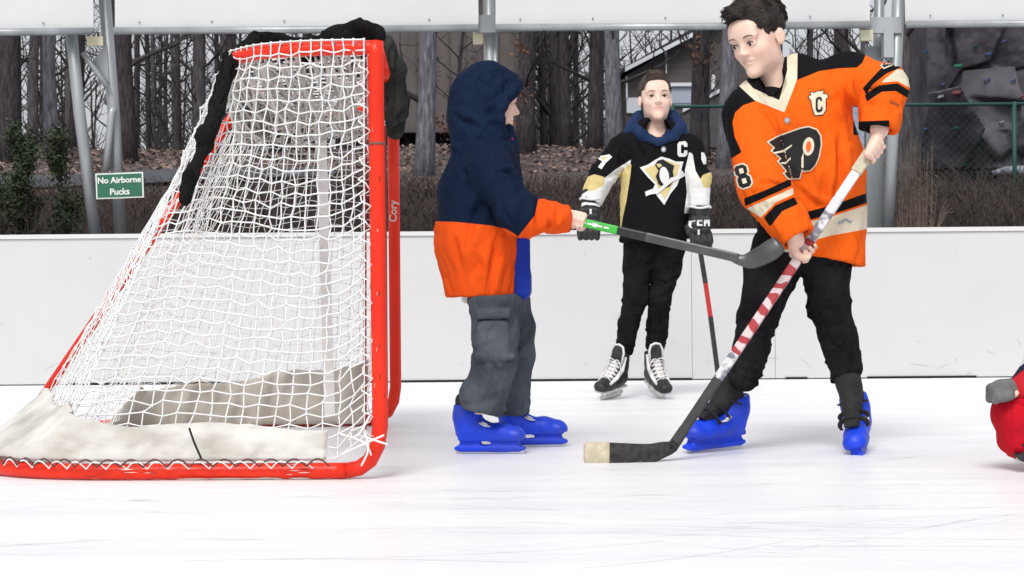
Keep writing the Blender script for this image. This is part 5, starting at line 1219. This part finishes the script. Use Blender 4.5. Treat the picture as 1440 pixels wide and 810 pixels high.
hand_sdf(S,wr,hd,gd,Vector((0,-.8,.6)),Vector((0,-.5,-1)),s=.78,R_=.0135,wraps=(20,75,130,180))
V,F=S.mesh(); body=mesh_obj('body',V,F,m_skin,pC); head_attrs(body,V,hcc,hMc,HC); face_bits(pC,hcc,hMc,HC,bv=bvh_of(V,F))
# coat
S=SDF((-.34,5.36,.50),(.32,6.08,1.34),.0065)
tc_=[P(684,222,D),P(676,270,D),P(675,340,D),P(681,425,D)]; tr_=[.105,.128,.136,.118]
S.chain(tc_,tr_,.03,fn=(0,1,0),ff=.80); S.cut(nv(P(680,421,D)),(0.02,0,-1)); S.cap(nv(P(681,430,D)),nv(P(681,405,D)),.105,.09,.005,'sub',fn=(0,1,0),ff=.8)
S.cap(nv(P(684,228,5.60)),nv(P(690,228,5.86)),.062,.062,.05)
aC=[P(690,238,5.56),P(728,300,5.48),P(798,308,5.545)]; rC=[.068,.053,.037]
S.chain(aC,rC,.022); S.ell(nv(P(741,316,5.49)),(.05,.045,.036),.02)
S.chain([P(692,240,5.88),P(700,300,5.93),P(712,350,5.90)],[.06,.05,.04],.02)
d=Vector((1,0,0)); S.cut(nv(P(802,308,5.55)),d,(nv(P(802,308,5.55))-.09,nv(P(802,308,5.55))+.09),.003); S.cap(nv(P(790,308,5.545)),nv(P(812,308,5.545)),.030,.030,.003,'sub')
segs_=[(nv(P(a,b,5.48)),nv(P(c,d,5.48)),w/1000,h/1000) for a,b,c,d,w,h in [(700,225,735,262,12,8),(722,285,752,330,10,8),(735,280,770,318,10,7),(760,292,775,325,8,5),(780,293,788,324,7,4),(700,290,735,330,12,7)]]+[(nv(P(a,b,5.56)),nv(P(c,d,5.56)),w/1000,h/1000) for a,b,c,d,w,h in [(690,250,660,330,15,9),(640,235,690,262,13,6),(636,330,650,415,16,8),(700,330,690,415,15,8),(668,322,672,380,12,6)]]
Vc,Fc_=S.mesh(both(creases(44,(.2,0,1),(.07,.2),(.008,.016),(.002,.0055),6,segs_,.6),folds(.0065,8,6,41,[(nv(P(735,305,5.5)),.10,.005,(.8,0,-.3)),(nv(P(785,308,5.54)),.06,.004,(1,0,0)),(nv(P(680,412,D)),.16,.002,(1,0,0)),(nv(P(640,300,D)),.12,.004,(.2,0,1))],diag=4)))
px=proj(Vc); dA=chaind(Vc,aC,rC)
lin=np.array([(600,311),(640,312),(690,317),(712,322),(728,331)],float); yl=np.interp(px[:,0],lin[:,0],lin[:,1])
arm=(px[:,0]>700)&(dA<.012)
sA=polysd(px,[(727,334),(740,318),(752,303),(757,286),(850,270),(850,350),(727,350)])
tors=px[:,1]-yl
orn=np.maximum(polysd(px,[(600,311),(640,312),(690,317),(712,322),(726,330),(729,336),(760,340),(760,450),(600,450)]),polysd(px,[(726,336),(740,318),(752,303),(757,280),(850,270),(850,350),(727,350)]))
m_coat=mat('coat',NAVY,.8,None,6,bump=.2,bscale=60,sheen=.2,wr=.35,wsc=9,layers=[('orange_panel',OR2)])
coat=mesh_obj('coat',Vc,Fc_,m_coat,pC); set_attr(coat,'orange_panel',orn)
S=SDF(tuple(nv(P(682,150,D))-.24),tuple(nv(P(682,150,D))+.24),.006)
S.ell(nv(P(677,141,D)),(45*U,.118,48*U),.02); S.cap(nv(P(690,118,D)),nv(P(713,122,D)),.070,.050,.03,fn=(0,1,0),ff=.85); S.cap(nv(P(668,170,D)),nv(P(676,212,D)),.090,.098,.03,fn=(0,1,0),ff=.8)
S.cap(nv(P(700,190,D)),nv(P(704,212,D)),.055,.06,.03)
S.ell(nv(P(742,160,D)),(.055,.072,.088),.012,'sub'); S.ell(nv(P(694,150,D)),(.068,.088,.093),.01,'sub')
S.chain([P(727,121,D),P(722,127,D-.07),P(708,145,D-.098),P(702,168,D-.102),P(702,192,D-.08)],[.015,.014,.012,.012,.014],.02)
V,F=S.mesh(both(creases(22,(.8,0,-.8),(.06,.16),(.008,.014),(.003,.006),9,(),.5),folds(.006,10,16,43,[(nv(P(665,175,D-.08)),.10,.005,(.5,0,1)),(nv(P(680,120,D-.1)),.09,.004,(.7,0,-1)),(nv(P(700,200,D-.08)),.07,.004,(-.3,0,1))],diag=8)))
mesh_obj('hood',V,F,mat('navy_cloth',NAVY,.8,(.009,.019,.046),6,bump=.2,bscale=60,sheen=.2,wr=.6,wsc=10),pC)
g=MB(); g.tube([P(716,190,5.68),P(717,196,5.68),P(716,203,5.68)],[.010,.012,.006],8); g.build('zip_pull',mat('magenta',(.45,.02,.16),.5),pC,True)
S=SDF(nv(P(735,375,D))-.2,nv(P(735,375,D))+.2,.005); S.box(nv(P(733,375,D-.03)),(.026,.07,.100),.015,0); S.ell(nv(P(737,398,D-.03)),(.022,.06,.05),.01); V,F=S.mesh(folds(.004,20,20,3)); mesh_obj('coat_lining',V,F,mat('royal_blue',(.012,.035,.30),.6,(.02,.05,.38),12,sheen=.2),pC)
S=SDF(nv(P(690,424,D))-.2,nv(P(690,424,D))+.2,.006); S.cap(nv(P(672,417,D)),nv(P(712,415,D)),.052,.050,.01,fn=(0,1,0),ff=.7); S.cut(nv(P(690,426,D)),(0,0,-1)); V,F=S.mesh(folds(.004,20,20,4)); mesh_obj('shirt_hem',V,F,m_white,pC)
m_cargo=mat('grey_cargo',(.105,.118,.138),.9,(.055,.063,.076),7,bump=.35,bscale=150,sheen=.15,bdist=.002,wr=.45,wsc=12)
S=SDF((-.3,5.4,.08),(.2,6.05,.62),.006)
n1=[P(694,420,5.62),P(697,470,5.60),P(696,505,5.60),P(686,545,5.60),P(679,574,5.60)]; q1=[34*U,31*U,29*U,27*U,29*U]
n2=[P(712,420,5.84),P(727,460,5.84),P(731,500,5.84),P(724,550,5.85),P(722,582,5.86)]; q2=[33*U,24*U,20*U,20*U,21*U]
S.chain(n1,q1,.02); S.chain(n2,q2,.02); S.cap(nv(n1[0]),nv(n2[0]),.075,.072,.02)
# cargo pocket, flap and turned-up cuffs
S.box(nv(P(694,478,5.60))-np.array([0,.058,0]),(.050,.022,.062),.012,.008); S.box(nv(P(694,440,5.60))-np.array([0,.062,0]),(.054,.024,.014),.006,.003); S.box(nv(P(699,497,5.60))-np.array([0,.056,0]),(.056,.022,.007),.005,.003,M=np.array(Matrix.Rotation(.15,3,'Y')))
S.cap(nv(P(680,568,5.60)),nv(P(676,556,5.60)),29*U,29*U,.003); S.cap(nv(P(722,575,5.86)),nv(P(723,565,5.86)),21.5*U,21.5*U,.003)
S.cut(nv(P(678,578,5.60)),(-.22,0,-1),(nv(P(678,585,5.6))-.14,nv(P(678,585,5.6))+np.array([.13,.10,.14])),.003); S.cut(nv(P(722,582,5.86)),(0,0,-1),(nv(P(722,582,5.86))-np.array([.12,.1,.2]),nv(P(722,582,5.86))+.1),.003); S.cut(nv(P(690,416,D)),(0,0,1))
V,F=S.mesh(both(creases(44,(.5,0,1),(.05,.13),(.006,.012),(.002,.005),10,(),.7),folds(.0045,10,8,51,[(nv(P(690,515,5.55)),.10,.0045,(-.3,0,1)),(nv(P(682,560,5.55)),.07,.003,(1,0,.3)),(nv(P(726,560,5.82)),.08,.004,(0,0,1)),(nv(P(705,540,5.55)),.08,.004,(.9,0,.5))])))
mesh_obj('cargo_trousers',V,F,m_cargo,pC)
rental_skate(pC,G(687,638)*1.0,Vector((1,-.10,0)),Vector((-.03,0,1)),.86,False); b=G(748,628)
rental_skate(pC,b,Vector((1,.02,0)),Vector((-.03,0,1)),.86,False)
# green stick
st=empty('hockey_stick',P(1090,372,5.37),'grey hockey stick with a green grip held out level by the hooded child','hockey stick')
m_gr=mat('green_grip',(.05,.42,.05),.45,(.08,.5,.08),20); m_grey=mat('carbon_grey',(.035,.036,.038),.35,(.075,.076,.078),9,(1,1,1),spec=.6)
L=lambda t:gs.lerp(ge,t)
for a,b_,w,mt,nm in ((0,.285,.026,m_gr,'grip'),(.285,.45,.027,m_stk,'shaft'),(.45,1,.028,m_grey,'shaft')):
    g=MB(); shaft(g,[L(a),L(b_)],w,.020,(0,1,.1)); o=g.build(nm,mt,st); bv=o.modifiers.new('b','BEVEL'); bv.width=.004; bv.segments=2
g=MB(); 
for x in (.06,.10,.13,.16,.20): p=L(x)-Vector((0,.0105,0)); shaft(g,[p,p+gd*.016],.006 if x!=.13 else .012,.0012,(0,1,.1))
g.build('grip_mark',m_white,st)
g=MB(); hl=[L(.97),P(1042,366,5.40),P(1055,366,5.395),P(1068,361,5.385),P(1081,354,5.375),P(1092,346,5.37),P(1097,342,5.37)]; hl=bezier(hl,3)
hh=list(np.interp(np.linspace(0,1,len(hl)),[0,.2,.35,.7,.93,1],[.028,.036,.056,.066,.056,.030])); blade_mesh(g,hl,hh,.012,(.1,.2,1),0); g.build('blade',m_grey,st,True)
# ------------------------------------------------------------------ boy in the black jersey
D=8.24; U=D/FPX; GOLD=(.66,.54,.24); WH=(.74,.74,.72)
pB=empty('person',P(893,560,D),'boy in a black and gold hockey jersey gliding near the boards in black skates','person'); pB.location.z=0
hb,hMb=headframe(P(922,140,D),R(-3),R(-6),R(1)); HB=1.0
S=SDF((.3,7.95,.12),(1.0,8.6,1.62),.012,[(hb.x-.11,hb.x+.11,.0032)],[(hb.y-.13,hb.y-.02,.0032)],[(hb.z-.14,hb.z+.12,.0032)])
head_sdf(S,hb,hMb,HB,smile=1)
S.cap(nv(hb+Vector((0,.02,-.05))),nv(P(922,192,D+.02)),.050,.055,.025); S.chain([P(922,205,D+.02),P(922,320,D+.02)],[.08,.09],.02)
S.cap(nv(P(880,207,D)),nv(P(972,210,D)),.04,.04,.02)
S.chain([P(873,207,D),P(850,245,D-.02),P(832,283,D-.04)],[.035,.03,.025],.01); S.chain([P(975,210,D),P(984,250,D-.02),P(984,295,D-.04)],[.035,.03,.025],.01)
S.chain([P(903,345,D),P(893,415,D-.02),P(876,490,D)],[.06,.045,.03],.02); S.chain([P(935,345,D),P(928,420,D-.01),P(922,482,D)],[.06,.045,.03],.02)
# hands inside the gloves
S.cap(nv(P(832,283,D-.04)),nv(P(827,306,D-.06)),.024,.028,.01); S.cap(nv(P(984,295,D-.04)),nv(P(984,318,D-.06)),.024,.028,.01)
for c_,sg_ in ((P(827,306,D-.06),1),(P(984,318,D-.06),-1)):
    for i in range(4): k=c_+Vector(((i-1.5)*.017,-.008,-.012)); S.chain([k,k+Vector((0,-.012,-.03)),k+Vector((0,.008,-.045))],[.009,.0085,.008],.004)
    S.chain([c_+Vector((sg_*.024,0,0)),c_+Vector((sg_*.038,-.012,-.02)),c_+Vector((sg_*.034,-.02,-.035))],[.011,.0095,.0085],.006)
V,F=S.mesh(); body=mesh_obj('body',V,F,m_skin,pB); head_attrs(body,V,hb,hMb,HB); face_bits(pB,hb,hMb,HB,look=(-.05,.1),bv=bvh_of(V,F))
hair(pB,hb,hMb,HB,((0,.020,.052),(.077,.098,.082)),[((0,-.125,-.005),(.085,.085,.082)),((0,-.06,-.10),(.2,.12,.105)),((0,-.105,.02),(.060,.05,.060)),((.082,-.02,-.045),(.03,.045,.050)),((-.082,-.02,-.045),(.03,.045,.050)),((0,0,-.13),(.12,.14,.105))],1800,m_hair2,12,length=.020,lift=.12,quiff=.25)
# hoodie round the neck
S=SDF((.4,8.0,1.05),(.9,8.6,1.5),.006)
S.chain([P(926,200,D-.125),P(903,190,D-.10),P(889,177,D-.02),P(900,168,D+.08),P(922,170,D+.12),P(945,168,D+.08),P(957,177,D-.02),P(948,190,D-.10),P(926,200,D-.125)],[.018,.024,.027,.040,.055,.040,.027,.024,.018],.015)
S.cap(nv(P(885,188,D-.02)),nv(P(960,190,D-.02)),.03,.03,.02); S.ell(nv(P(924,176,D-.06)),(.052,.10,.050),.01,'sub')
V,F=S.mesh(folds(.005,18,18,61)); mesh_obj('hoodie',V,F,mat('navy_hoodie',(.014,.028,.075),.9,(.024,.042,.10),14,bump=.4,sheen=.2),pB)
S=SDF((.28,7.9,.62),(1.02,8.6,1.36),.0075)
tb=[P(922,212,D),P(922,250,D),P(921,290,D),P(921,345,D)]; rb=[47*U,46*U,46*U,49*U]
S.chain(tb,rb,.03,fn=(0,1,0),ff=1.35); S.cut(nv(P(921,337,D)),(0.03,0,-1)); S.cap(nv(P(921,345,D)),nv(P(921,325,D)),.14,.12,.005,'sub',fn=(0,1,0),ff=1.35)
S.cap(nv(P(876,207,D)),nv(P(970,208,D)),.056,.056,.05); S.ell(nv(P(924,183,D-.05)),(.064,.13,.056),.01,'sub')
aA=[P(874,209,D),P(849,244,D-.03),P(831,284,D-.05)]; qa=[.060,.058,.052]; aB=[P(972,211,D),P(981,250,D-.03),P(982,292,D-.05)]; qb=[.056,.054,.049]
Tv=S.v.copy(); S.v[:]=.2; S.chain(aA,qa,.02); S.chain(aB,qb,.02)
for a_ in (aA,aB):
    d=(a_[2]-a_[1]).normalized(); c=a_[2]; S.cut(nv(c),d,(nv(c)-.09,nv(c)+np.array([.09,.2,.09])),.003)
S._comb((slice(None),)*3,Tv,.02,'add')
V,F=S.mesh(both(creases(46,(.3,0,1),(.08,.22),(.009,.016),(.002,.006),12,(),.6),folds(.006,9,4,62,[(nv(aA[1]),.09,.005,nv(aA[2]-aA[1])),(nv(aB[1]),.09,.005,nv(aB[2]-aB[1])),(nv(P(915,325,D)),.12,.004,(1,0,.5)),(nv(P(885,225,D-.05)),.08,.004,(1,0,1))],diag=4)))
px=proj(V); m_jB=mat('black_jersey',(.009,.009,.010),.8,None,8,bump=.2,bscale=220,sheen=.1,bdist=.002,wr=.4,wsc=9,layers=[('white_panel',WH),('gold_panel',GOLD)])
jB=mesh_obj('jersey',V,F,m_jB,pB)
wp=mx(polysd(px,[(888,224),(866,238),(848,252),(830,256),(812,262),(806,295),(846,300),(858,280),(868,255),(884,236)]),polysd(px,[(969,214),(974,216),(978,240),(985,252),(1010,250),(1010,300),(962,300),(966,270),(963,240)]))
gp=mx(polysd(px,[(886,229),(888,232),(886,250),(881,282),(876,305),(871,336),(860,336),(865,308),(869,282),(869,246)]),polysd(px,[(815,262),(822,250),(836,245),(850,249),(850,260),(835,268),(816,270)]),polysd(px,[(985,252),(988,246),(1005,240),(1005,264),(990,264)]))
set_attr(jB,'white_panel',wp); set_attr(jB,'gold_panel',gp); B=bvh_of(V,F)
m_gp=mat('print_gold',(.64,.53,.25),.7); m_wp=mat('print_white',(.74,.74,.72),.7)
tri=[(901,236),(912,232),(921,226),(930,221),(941,224),(950,228),(960,228),(957,239),(963,246),(955,251),(951,261),(942,272),(934,287),(927,278),(921,270),(909,275),(908,270),(919,266),(922,259),(912,249)]
decal('crest_edge',[grow(tri,.8)],B,m_wp,jB,.002,3)
decal('crest',[[(906,238),(920,232),(934,225),(956,232),(950,250),(935,281),(926,266),(924,258),(914,247)]],B,m_gp,jB,.0035,3)
decal('crest_figure',[[(921,232),(925,226),(932,224),(940,229),(948,233),(946,241),(948,252),(942,262),(934,265),(926,259),(922,248),(926,240)]],B,m_pb,jB,.005,3)
decal('crest_figure',[ellpoly(934,247,6.5,12.5,-.15)],B,m_wp,jB,.0065,3)
decal('crest_figure',[[(943,250),(961,245),(962,248),(946,255),(925,272),(911,274),(910,272),(924,268)]],B,m_wp,jB,.0065,3)
decal('crest_figure',[[(923,231),(928,230),(931,233),(926,236)]],B,m_gp,jB,.0065,3)
Cb=[(953,203),(955,200),(963,199),(966,202),(966,206),(962,206),(961.6,203),(957,203.4),(957,216),(962,216),(962.4,212),(966,212),(966,217),(963,220),(955,220),(953,217)]
decal('captain_letter',[grow(Cb,.5)],B,m_wp,jB,.003,3)
decal('collar_shield',[ellpoly(933,210,3.6,4.2)],B,m_pg,jB,.003,3); decal('collar_shield',[ellpoly(933,210,1.8,2.2)],B,m_wp,jB,.004,3)
s7=[(842,220),(857,217),(861,221),(852,229),(846,238),(841,235),(847,227),(842,224)]; decal('number',[s7],B,m_wp,jB,.003,3)
decal('number',[[(845,221.4),(855,220),(848,226),(846,223)]],B,m_gp,jB,.0045,3)
decal('number',[[(986,214),(990,215),(993,222),(993,231),(989,231),(986,224)]],B,m_wp,jB,.003,3)
# gloves
def glove(wr,c,sg,flare):
    t=empty('glove',(0,0,0)); t.parent=pB; t.location=Vector(c)-pB.location
    w=Vector(wr); c=Vector(c); lo=np.minimum(nv(w),nv(c))-.13; hi=np.maximum(nv(w),nv(c))+.13
    S=SDF(lo,hi,.005); d=(c-w).normalized()
    S.cap(nv(w-d*.03),nv(w+d*.03),.052,.046,.01); S.cut(nv(w-d*.035),-d)
    S.ell(nv(c+d*.00),(.050,.045,.050),.02); 
    for i in range(3): S.cap(nv(c+Vector((-.034,-.040,.028-i*.026))),nv(c+Vector((.034,-.040,.028-i*.026))),.014,.014,.003)
    for i in range(4):
        k=c+Vector(((i-1.5)*.026,-.030,-.040)); S.chain([k,k+Vector((-sg*.004,-.018,-.034)),k+Vector((-sg*.002,.012,-.058))],[.0155,.0150,.0135],.003)
        S.ell(nv(k+Vector((-sg*.002,-.012,-.018))),(.0165,.018,.013),.003)
    S.chain([c+Vector((sg*.036,-.01,.02)),c+Vector((sg*.058,-.025,-.012)),c+Vector((sg*.056,-.035,-.036))],[.018,.0175,.014],.008)
    V,F=S.mesh(lambda V,N:.0012*vnoise(V*50,2)); mesh_obj('glove_body',V,F,mat('glove_black',(.014,.014,.015),.55,(.03,.03,.03),20,bump=.2),t)
    g=MB(); ring=[w+d*.0+Vector((.053*math.cos(a),-.053*math.sin(a),.004*math.sin(3*a))) for a in [math.pi*k/10 for k in range(11)]]; g.tube(ring,.006,6); g.build('cuff_trim',m_wp,t,True)
    return Bv(V,F),t
def Bv(V,F): return bvh_of(V,F)
B,t=glove(P(832,280,D-.05),P(828,305,D-.07),1,0)
decal('glove_mark',[[(816,287),(822,284),(838,286),(846,289),(846,292),(836,289),(824,288),(817,291)]],B,m_wp,t,.003,3)
decal('glove_mark',[[(829,294),(832,294),(832,301),(829,301)]],B,m_wp,t,.003,3)
B,t=glove(P(983,292,D-.05),P(984,317,D-.07),-1,0)
for pl in ([(969,311),(978,309),(978,311.6),(973,312.4),(972,318),(974,321),(970,320),(968,316)],[(980,309),(988,309),(988,311.6),(983,311.6),(982.4,315),(988,315.6),(988,317.6),(980,317.6)],[(990,309),(998,309),(998,318),(995.6,318),(995.4,312),(994,315),(992.6,312),(992.4,318),(990,318)],[(981,323),(984,323),(984,330),(981,330)]): decal('glove_mark',[pl],B,m_wp,t,.003,3)
m_trB=mat('black_trousers',(.006,.006,.007),.9,(.013,.013,.014),12,bump=.4,bscale=60,sheen=.1,wr=.45,wsc=13)
S=SDF((.3,7.95,.20),(.95,8.5,.80),.0075)
a1=[P(902,340,D),P(897,375,D),P(893,418,D-.02),P(884,455,D),P(877,492,D)]; q1=[25*U,20*U,15.5*U,13*U,11.5*U]
a2=[P(940,340,D),P(937,375,D),P(929,420,D-.02),P(925,455,D),P(922,484,D)]; q2=[25*U,20*U,14.5*U,13*U,12.5*U]
S.chain(a1,q1,.02); S.chain(a2,q2,.02); S.cut(nv(P(920,333,D)),(0,0,1))
V,F=S.mesh(both(creases(40,(1,0,.3),(.05,.12),(.006,.012),(.002,.005),13,(),.6),folds(.004,12,10,71,[(nv(a1[2]),.12,.004,(.2,0,1)),(nv(a2[2]),.12,.004,(0,0,1)),(nv(a1[4]),.09,.004,(.2,0,1)),(nv(a2[4]),.09,.004,(0,0,1))])))
mesh_obj('trousers',V,F,m_trB,pB)
hockey_skate(pB,P(857,562,D-.06),Vector((-.55,-.85,-.12)),Vector((.26,-.05,1)),.90)
hockey_skate(pB,P(925,560,D-.02),Vector((.30,-1,-.26)),Vector((-.06,-.20,1)),.90)
st=empty('hockey_stick',P(1025,560,D),'thin black and red hockey stick hanging from the glove of the boy in black','hockey stick')
for a,b_,mt in (((976,300),(992,398),m_stk),((992,398),(999,445),mat('stick_red',(.45,.03,.03),.4)),((999,445),(1012,545),m_stk)):
    g=MB(); shaft(g,[P(a[0],a[1],D-.08-.0*a[1]),P(b_[0],b_[1],D-.08)],.020 if mt!=m_stk else .021,.024,(0,1,0)); g.build('shaft',mt,st)
g=MB(); hl=bezier([P(1011,538,D-.08),P(1013,550,D-.08),P(1016,557,D-.14),P(1026,561,D-.26),P(1036,563,D-.36)],3); blade_mesh(g,hl,list(np.interp(np.linspace(0,1,len(hl)),[0,.2,.5,1],[.022,.035,.055,.05])),.012,(0,0,1),0); g.build('blade',m_stk,st,True)

# ------------------------------------------------------------------ child in red at the right edge
D=5.06; U=D/FPX; RED=(.55,.010,.022)
pR=empty('person',P(1500,660,D),'child in red sitting on the ice, cut off by the right edge','person'); pR.location.z=0
S=SDF((1.30,4.7,-.01),(2.1,5.5,1.05),.012,[(1.36,1.52,.004)],[(4.9,5.06,.004)],[(.20,.40,.004)])
hR,hMR=headframe(P(1540,350,D+.05),R(60),0,0); head_sdf(S,hR,hMR,.92)
S.cap(nv(hR+Vector((0,0,-.05))),nv(P(1548,420,D+.05)),.045,.05,.02); S.chain([P(1552,440,D+.05),P(1575,520,D+.05),P(1580,610,D+.05)],[.08,.09,.09],.03)
S.chain([P(1510,450,D-.1),P(1463,505,D-.12),P(1430,545,D-.09)],[.04,.033,.025],.01); S.chain([P(1590,450,D+.2),P(1600,530,D+.2),P(1560,600,D+.15)],[.04,.033,.025],.01)
S.chain([P(1570,615,D-.02),P(1430,595,D-.05),P(1462,640,D-.05)],[.06,.045,.035],.02); S.chain([P(1570,615,D+.14),P(1470,575,D+.16),P(1500,640,D+.1)],[.06,.045,.035],.02)
kc=P(1414,552,D-.09)
for i in range(4): k=kc+Vector((-.012,-.03+i*.016,.004)); S.chain([kc+Vector((.02,-.01+i*.008,.01)),k,k+Vector((-.018,0,-.022))],[.010,.0085,.0075],.004)
S.cap(nv(kc+Vector((.03,0,.0))),nv(kc),.022,.02,.008); S.chain([kc+Vector((.02,-.03,.0)),kc+Vector((.0,-.042,-.01))],[.010,.009],.004)
V,F=S.mesh(); body=mesh_obj('body',V,F,m_skin,pR); head_attrs(body,V,hR,hMR,.92); face_bits(pR,hR,hMR,.92,bv=bvh_of(V,F))
hair(pR,hR,hMR,.92,((0,.020,.052),(.077,.098,.082)),[((0,-.125,-.005),(.085,.085,.082)),((0,-.06,-.10),(.2,.12,.105)),((0,0,-.13),(.12,.14,.105))],300,m_hair2,15)
m_rp=mat('red_trousers',RED,.75,(.42,.010,.02),7,bump=.4,bscale=60,sheen=.15,wr=.45,wsc=14)
S=SDF((1.30,4.7,.0),(2.05,5.5,.6),.008)
S.chain([P(1580,610,D-.02),P(1500,596,D-.04),P(1433,583,D-.05),P(1440,612,D-.05),P(1462,634,D-.05)],[.085,.078,.072,.066,.045],.02); S.chain([P(1580,610,D+.14),P(1480,580,D+.16),P(1505,640,D+.12)],[.085,.07,.05],.02)
V,F=S.mesh(both(creases(40,(-.8,0,.6),(.04,.12),(.006,.012),(.003,.007),14,(),.6),folds(.006,14,14,81))); mesh_obj('trousers',V,F,m_rp,pR)
S=SDF((1.38,4.75,.15),(2.1,5.5,.95),.009)
S.chain([P(1552,430,D+.05),P(1575,520,D+.05),P(1585,600,D+.05)],[.13,.14,.14],.04); S.chain([P(1515,450,D-.08),P(1474,506,D-.12),P(1440,542,D-.09)],[.065,.058,.043],.02); S.chain([P(1590,450,D+.2),P(1600,530,D+.2),P(1560,600,D+.15)],[.06,.05,.04],.02)
V,F=S.mesh(folds(.006,12,12,82)); px=proj(V)
j=mesh_obj('jacket',V,F,mat('red_jacket',RED,.75,None,7,bump=.3,layers=[('navy_band',(.012,.012,.03)),('white_band',(.72,.72,.72))]),pR)
def band(o_,w): return w-np.abs((px[:,1]-508-o_)+.75*(px[:,0]-1436))/1.25
set_attr(j,'navy_band',band(0,12)); set_attr(j,'white_band',band(1,4))
S=SDF(nv(kc)-.12,nv(kc)+.12,.005)
S.ell(nv(P(1411,549,D-.09)),(.040,.045,.034),.01); S.cap(nv(P(1425,546,D-.09)),nv(P(1438,543,D-.09)),.030,.034,.01)
for i in range(4): k=P(1405,549,D-.09)+Vector((0,-.034+i*.022,0)); S.chain([k+Vector((.01,0,.012)),k+Vector((-.014,0,.004)),k+Vector((-.018,0,-.026))],[.015,.014,.012],.005)
S.chain([P(1420,555,D-.13),P(1406,560,D-.14)],[.016,.013],.006)
V,F=S.mesh(folds(.002,30,30,3)); mesh_obj('glove',V,F,mat('grey_glove',(.16,.165,.16),.8,(.07,.072,.07),12,bump=.4),pR)
rental_skate(pR,P(1460,676,D-.05).lerp(Vector((P(1462,672,D-.05).x,D-.05,.0)),1),Vector((-.75,-.5,.3)),Vector((.3,0,1)),.8,False,m_blue=m_bootblack)
rental_skate(pR,(P(1520,672,D+.1).x,D+.1,.0),Vector((-.75,-.5,.1)),Vector((.1,0,1)),.8,False,m_blue=m_bootblack)
